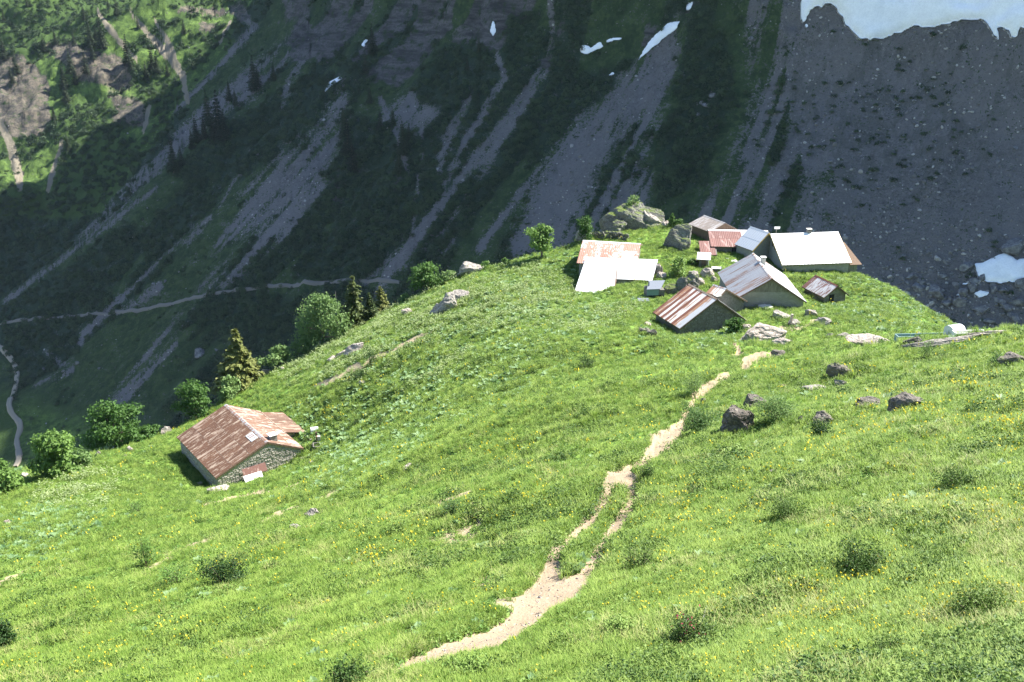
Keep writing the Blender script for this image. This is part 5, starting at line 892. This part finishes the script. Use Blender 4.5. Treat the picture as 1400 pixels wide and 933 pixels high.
# low dry stone wall, stone by stone
t_ = None; rs = random.Random(3); wl_ = [(806, 327), (818, 326.5), (830, 326), (842, 326.5), (852, 328), (860, 328.5)]; X0, t0 = place(hit_near, 832, 327)
t_ = empty('dry_stone_wall', X0); tag(t_, 'low dark dry stone wall running below the mossy skyline boulder', 'wall'); sm = [rock_mesh('stone', .42, .3, .26, 80+k, 2, 8, .12, M_ROCKG) for k in range(4)]
for (a, b) in zip(wl_[:-1], wl_[1:]):
    Pa, Pb = place(hit_near, *a)[0], place(hit_near, *b)[0]; n = max(2, int(np.linalg.norm(Pb-Pa)/.5))
    for k in range(n):
        p = Pa+(Pb-Pa)*k/n
        for q in range(3): o = bpy.data.objects.new('stone', sm[rs.randrange(4)]); link(o); o.parent = t_; o.location = Vector(p-X0)+Vector((rs.uniform(-.1, .1)+.2*(q % 2), rs.uniform(-.12, .12), .12+q*.34)); o.rotation_euler = (rs.uniform(-.2, .2), rs.uniform(-.2, .2), rs.uniform(0, 6.28))
# old fence post
X, t = place(hit_near, 1081, 444); o = box('post', -.12, .12, -.1, .1, -.3, 1.35, M_DEAD, None); o.location = X; o.rotation_euler = (.05, .06, .3); tag(o, 'thick old grey post among the pale rocks below the grey ribbed chalet', 'post')
# bush on top of the skyline boulder
X, t = place(hit_near, 864, 312); bh = leafy_tree('bush', 864, 312, 20, 20, 'airy bush growing from the top of the mossy skyline boulder', 'bush', None, M_LEAF2, 380, .1, .2, 77); bh.location = Vector(X)+Vector((0, 1.8, 2.9))
# ================================================================ far side: boulders, snow, tracks
BD = [(1312,417,22,15),(1320,403,20,13),(1327,395,15,14),(1307,392,16,10),(1343,382,14,12),(1330,388,14,9),(1385,345,36,26),(1320,368,22,14),(1357,400,14,11),(1371,398,12,8),(1395,390,18,20),(1278,400,30,16),(1255,392,22,10),(1368,364,10,6),(1375,373,7,5),(1395,416,26,12),(1375,425,22,10),(1340,425,24,10),(1296,415,16,8),(1365,412,20,9),(1245,380,18,8),(1385,437,26,10),(1350,440,20,8),(1290,380,14,7),(1213,365,10,5),(1305,350,9,5),(1270,345,10,6),(1235,350,8,5),
 (860,128,0,0),(965,148,18,8),(975,130,10,6),(955,158,9,6),(960,140,8,5),(1027,55,9,5),(1185,160,6,4),(1200,255,8,5),(1280,202,7,4),(1135,223,9,6),(1250,140,6,4),(853,147,7,5),(272,486,20,14),(107,498,9,7),(60,505,8,5),(354,210,5,3),(165,272,5,3),(430,265,6,4),(1180,330,8,4),(1110,300,7,4),(1362,100,5,3),(1390,206,9,5),(1340,290,8,4),(228,385,6,4),(86,508,6,4),(295,480,6,5),(250,445,5,3),(135,505,5,4),(210,388,6,3)]
bm_ = [rock_mesh('boulder', 1, .85, .75, 90+k, 4 if k < 3 else 3, 11, .13, M_BOULD) for k in range(6)]
BD = [b for b in BD if b[2]]
def bgroup(u, v):
    if u > 1200 and v > 335: return ('in the jumble left of the lower snow patch', 'boulders in the hollow below the scree') if u < 1326 else ('in the jumble round the lower snow patch', 'boulders in the hollow below the scree')
    if u > 1000: return 'on the big right hand scree', 'boulders on the shaded mountain slope'
    return ('on the green strip left of the big scree', 'boulders on the shaded mountain slope') if u > 800 else ('on the shaded slope at the left', 'boulders on the shaded mountain slope')
_bg = {}
for k in sorted(range(len(BD)), key=lambda k: BD[k][0]): _bg.setdefault(bgroup(*BD[k][:2])[0], []).append(k)
_bx, _bt = hit_far([b[0] for b in BD], [b[1] for b in BD]); rs = random.Random(11)
for k, ((u, v, w, h), X, t) in enumerate(zip(BD, _bx, _bt)):
    if np.isnan(t): continue
    s = t/FPX; o = bpy.data.objects.new('boulder', bm_[k % 6]); link(o); o.location = X+np.array([0, 0, h*s*.2]); o.scale = (w*s*.55, w*s*.5, h*s*.75); o.rotation_euler = (rs.uniform(-.3, .3), rs.uniform(-.3, .3), rs.uniform(0, 6.28))
    where, grp = bgroup(u, v); tag(o, '%s %s boulder, %s from the left %s' % ('large' if w >= 18 else ('small' if w <= 8 else 'middling'), 'grey' if v < 335 else 'dark', ORD[_bg[where].index(k)], where), 'boulder', grp)
nb = NB('old snow'); n_ = nb.noise(nb.pos(), .35, 5, .6); n2_ = nb.noise(nb.map(nb.pos(), (1, 1, 1)), 1.6, 4); M_SNOW = nb.surf(nb.mix(nb.ramp(nb.math('ADD', nb.math('MULTIPLY', n_, .5), nb.math('MULTIPLY', n2_, .5)), [(.35, 0), (.6, 1)]), (.80, .82, .84), (.94, .955, .97)), .7, nb.bump(n_, .5, .5), .2)
def snow(poly, label, thick=1.2, wob=3.0, name='snow_patch'):
    """a sheet laid over the slope inside a traced outline, its rim tucked into the stones"""
    us = [p[0] for p in poly]; vs = [p[1] for p in poly]; big = max(us)-min(us) > 60; st = 2.0 if big else 1.0
    U, V = np.meshgrid(np.arange(min(us)-3, max(us)+4, st), np.arange(min(vs)-3, max(vs)+4, st), indexing='ij')
    w_ = wob if big else 1.7; ins = inpoly(U+w_*fbm(U/9, V/9, 121, 3)+.4*w_*fbm(U/3, V/3, 123, 2), V+w_*fbm(U/9, V/9, 122, 3), poly)
    t = _march(U.ravel(), V.ravel(), lambda a, b: far_z(a, b), 220, 1100, 260).reshape(U.shape); t = np.where(np.isnan(t), np.nanmedian(t), t)
    for _ in range(3): t[1:-1, 1:-1] = (t[1:-1, 1:-1]*2+t[:-2, 1:-1]+t[2:, 1:-1]+t[1:-1, :-2]+t[1:-1, 2:])/6
    d = linedist(U, V, [(a, b, 1.) for a, b in poly+poly[:1]]); k_ = thick*(1-np.exp(-d/5)); X = ray(U, V)*t[..., None]; X[..., 1] -= .9*k_+.5; X[..., 2] += .55*k_+.4
    Q = grid_q(*U.shape); Q = Q[ins.reshape(-1)[Q].sum(1) >= 3]
    if not len(Q): return
    vid, inv = np.unique(Q, return_inverse=True); Q = inv.reshape(Q.shape); P_ = X.reshape(-1, 3)[vid]
    e = np.sort(np.stack([Q, np.roll(Q, -1, 1)], -1).reshape(-1, 2), 1); key = e[:, 0]*10**7+e[:, 1]; uq, cnt = np.unique(key, return_counts=True); b = uq[cnt == 1]; E0, E1 = (b//10**7).astype(int), (b % 10**7).astype(int)
    for _ in range(2):
        acc = np.zeros_like(P_); c = np.zeros(len(P_)); np.add.at(acc, E0, P_[E1]); np.add.at(acc, E1, P_[E0]); np.add.at(c, E0, 1); np.add.at(c, E1, 1); m = c > 0; P_[m] = P_[m]*.5+.5*acc[m]/c[m][:, None]
    low = P_.copy(); low[:, 1] += 2.2; low[:, 2] -= 1.4; n = len(P_); skirt = np.stack([E0, E1, E1+n, E0+n], -1)
    o = bpy.data.objects.new(name, np_mesh(name, np.vstack([P_, low]), np.vstack([Q, skirt]), M_SNOW, True)); link(o); tag(o, label, 'snow')
SN = [([(1093,-12),(1094,30),(1097,40),(1103,22),(1112,12),(1125,15),(1128,8),(1140,10),(1148,22),(1155,38),(1170,48),(1178,57),(1195,58),(1218,50),(1250,38),(1272,40),(1300,32),(1338,28),(1350,34),(1357,52),(1366,58),(1362,38),(1372,42),(1380,55),(1390,50),(1395,38),(1402,42),(1402,-12)],'broad snowfield along the top right of the scree',2.5),
 ([(1330,362),(1345,357),(1360,350),(1372,346),(1383,350),(1388,356),(1402,352),(1402,384),(1380,387),(1350,388),(1335,378),(1332,366)],'lower snow patch lying in the boulder hollow at right',1.5),([(1306,405),(1318,397),(1317,402),(1312,406)],'tiny snow scrap between boulders below the lower snow patch',.5),([(1329,402),(1340,398),(1351,400),(1348,405),(1338,408)],'small snow scrap under the lower snow patch',.6),
 ([(1315,389),(1323,387),(1322,391),(1316,391)],'tiny snow fleck left of the lower snow patch',.4),([(1368,396),(1374,394),(1376,397),(1370,399)],'tiny snow fleck under the right part of the lower snow patch',.4),
 ([(790,64),(800,63),(808,66),(821,58),(825,66),(812,70),(800,77),(795,73)],'small two lobed snow patch in the central gully',.8),([(828,56),(848,51),(852,53),(835,59),(830,60)],'thin snow streak right of the two lobed patch',.6),
 ([(870,86),(885,60),(902,43),(912,33),(930,29),(926,40),(905,55),(888,70),(876,80)],'long narrow snow tongue rising to the right of centre',1.0),([(937,14),(942,-5),(949,-5),(947,10),(942,16)],'short snow streak at the top edge of the photo',.7),
 ([(669,43),(673,29),(676,32),(678,43),(673,51),(671,45)],'small forked snow patch in the left central gully',.6),([(441,130),(452,112),(462,105),(469,106),(455,118)],'thin bright snow wedge above the left scree fan',.6),([(494,64),(500,54),(503,56),(498,66)],'tiny snow fleck on the cliff ledge left of centre',.5),([(752,0),(755,-8),(758,-8),(756,4)],'tiny snow fleck in the gully at the top edge',.5),([(831,104),(838,100),(840,102),(834,105)],'tiny snow fleck below the narrow tongue',.5),([(1100,36),(1103,34),(1105,38),(1101,41)],'tiny snow fleck beside the left end of the broad snowfield',.5)]
for a in SN: snow(*a)
M_TRACK = flat_mat('track gravel', (.18, .168, .15))
def ribbon(name, pl, width, label, mat=M_TRACK, lift=.8, rut=False):
    pl = np.array(pl, float); d = np.r_[0, np.cumsum(np.hypot(*np.diff(pl[:, :2], axis=0).T))]; q = np.arange(0, d[-1], 2.0); u = np.interp(q, d, pl[:, 0]); v = np.interp(q, d, pl[:, 1]); X, t = hit_far(u, v); ok = ~np.isnan(t); X = X[ok]
    for _ in range(14): X[1:-1] = (X[:-2]+X[1:-1]*2+X[2:])/4
    T = np.gradient(X, axis=0); N = np.stack([-T[:, 1], T[:, 0]], -1); N /= np.linalg.norm(N, axis=1)[:, None]+1e-9; V = []; K = 7; W = np.array([width*(1+.08*math.sin(k*.31)+.06*math.sin(k*.83+1)) for k in range(len(X))])
    zc = far_z(X[:, 0], X[:, 1])
    for j in range(K):
        s = (j/(K-1)-.5); x = X[:, 0]+N[:, 0]*W*s; y = X[:, 1]+N[:, 1]*W*s; g = far_z(x, y); z = np.where(abs(s) > .45, g-.5, np.maximum(g, zc*.6+g*.4)+lift); V.append(np.stack([x, y, z], -1))
    V = np.stack(V, 1); me = np_mesh(name, V.reshape(-1, 3), grid_q(len(X), K), mat, True); tag(link(bpy.data.objects.new(name, me)), kind='structure')
ribbon('hillside_track', [(-8,446),(30,438),(90,434),(150,429),(190,425),(240,414),(290,403),(350,394),(400,390),(460,386),(500,384.5),(548,385)], 1.5, '')
ribbon('dirt_road', [(-6,468),(8,484),(20,496),(24,510),(23,525),(16,540),(12,552),(17,563),(22,573),(25,590),(25,612),(24,640)], 3.0, '', flat_mat('road gravel', (.30, .26, .20)))
# ---------------------------------------------------------------- the air: one closed box of thin haze round everything
m = bpy.data.materials.new('air'); m.use_nodes = True; nt = m.node_tree; nt.nodes.clear(); ou = nt.nodes.new('ShaderNodeOutputMaterial'); pv = nt.nodes.new('ShaderNodeVolumePrincipled')
pv.inputs['Color'].default_value = (.62, .78, 1, 1); pv.inputs['Density'].default_value = .000026; pv.inputs['Anisotropy'].default_value = 0.0; nt.links.new(pv.outputs[0], ou.inputs['Volume'])
bm = bmesh.new(); zt = max(float(FZ.max()), 10)+12; box_bm(bm, -1700, 1900, -60, 2000, float(FZ.min())-3, zt); bmesh.ops.recalc_face_normals(bm, faces=bm.faces); o = bm_obj('haze', bm, m); o['kind'] = 'stuff'
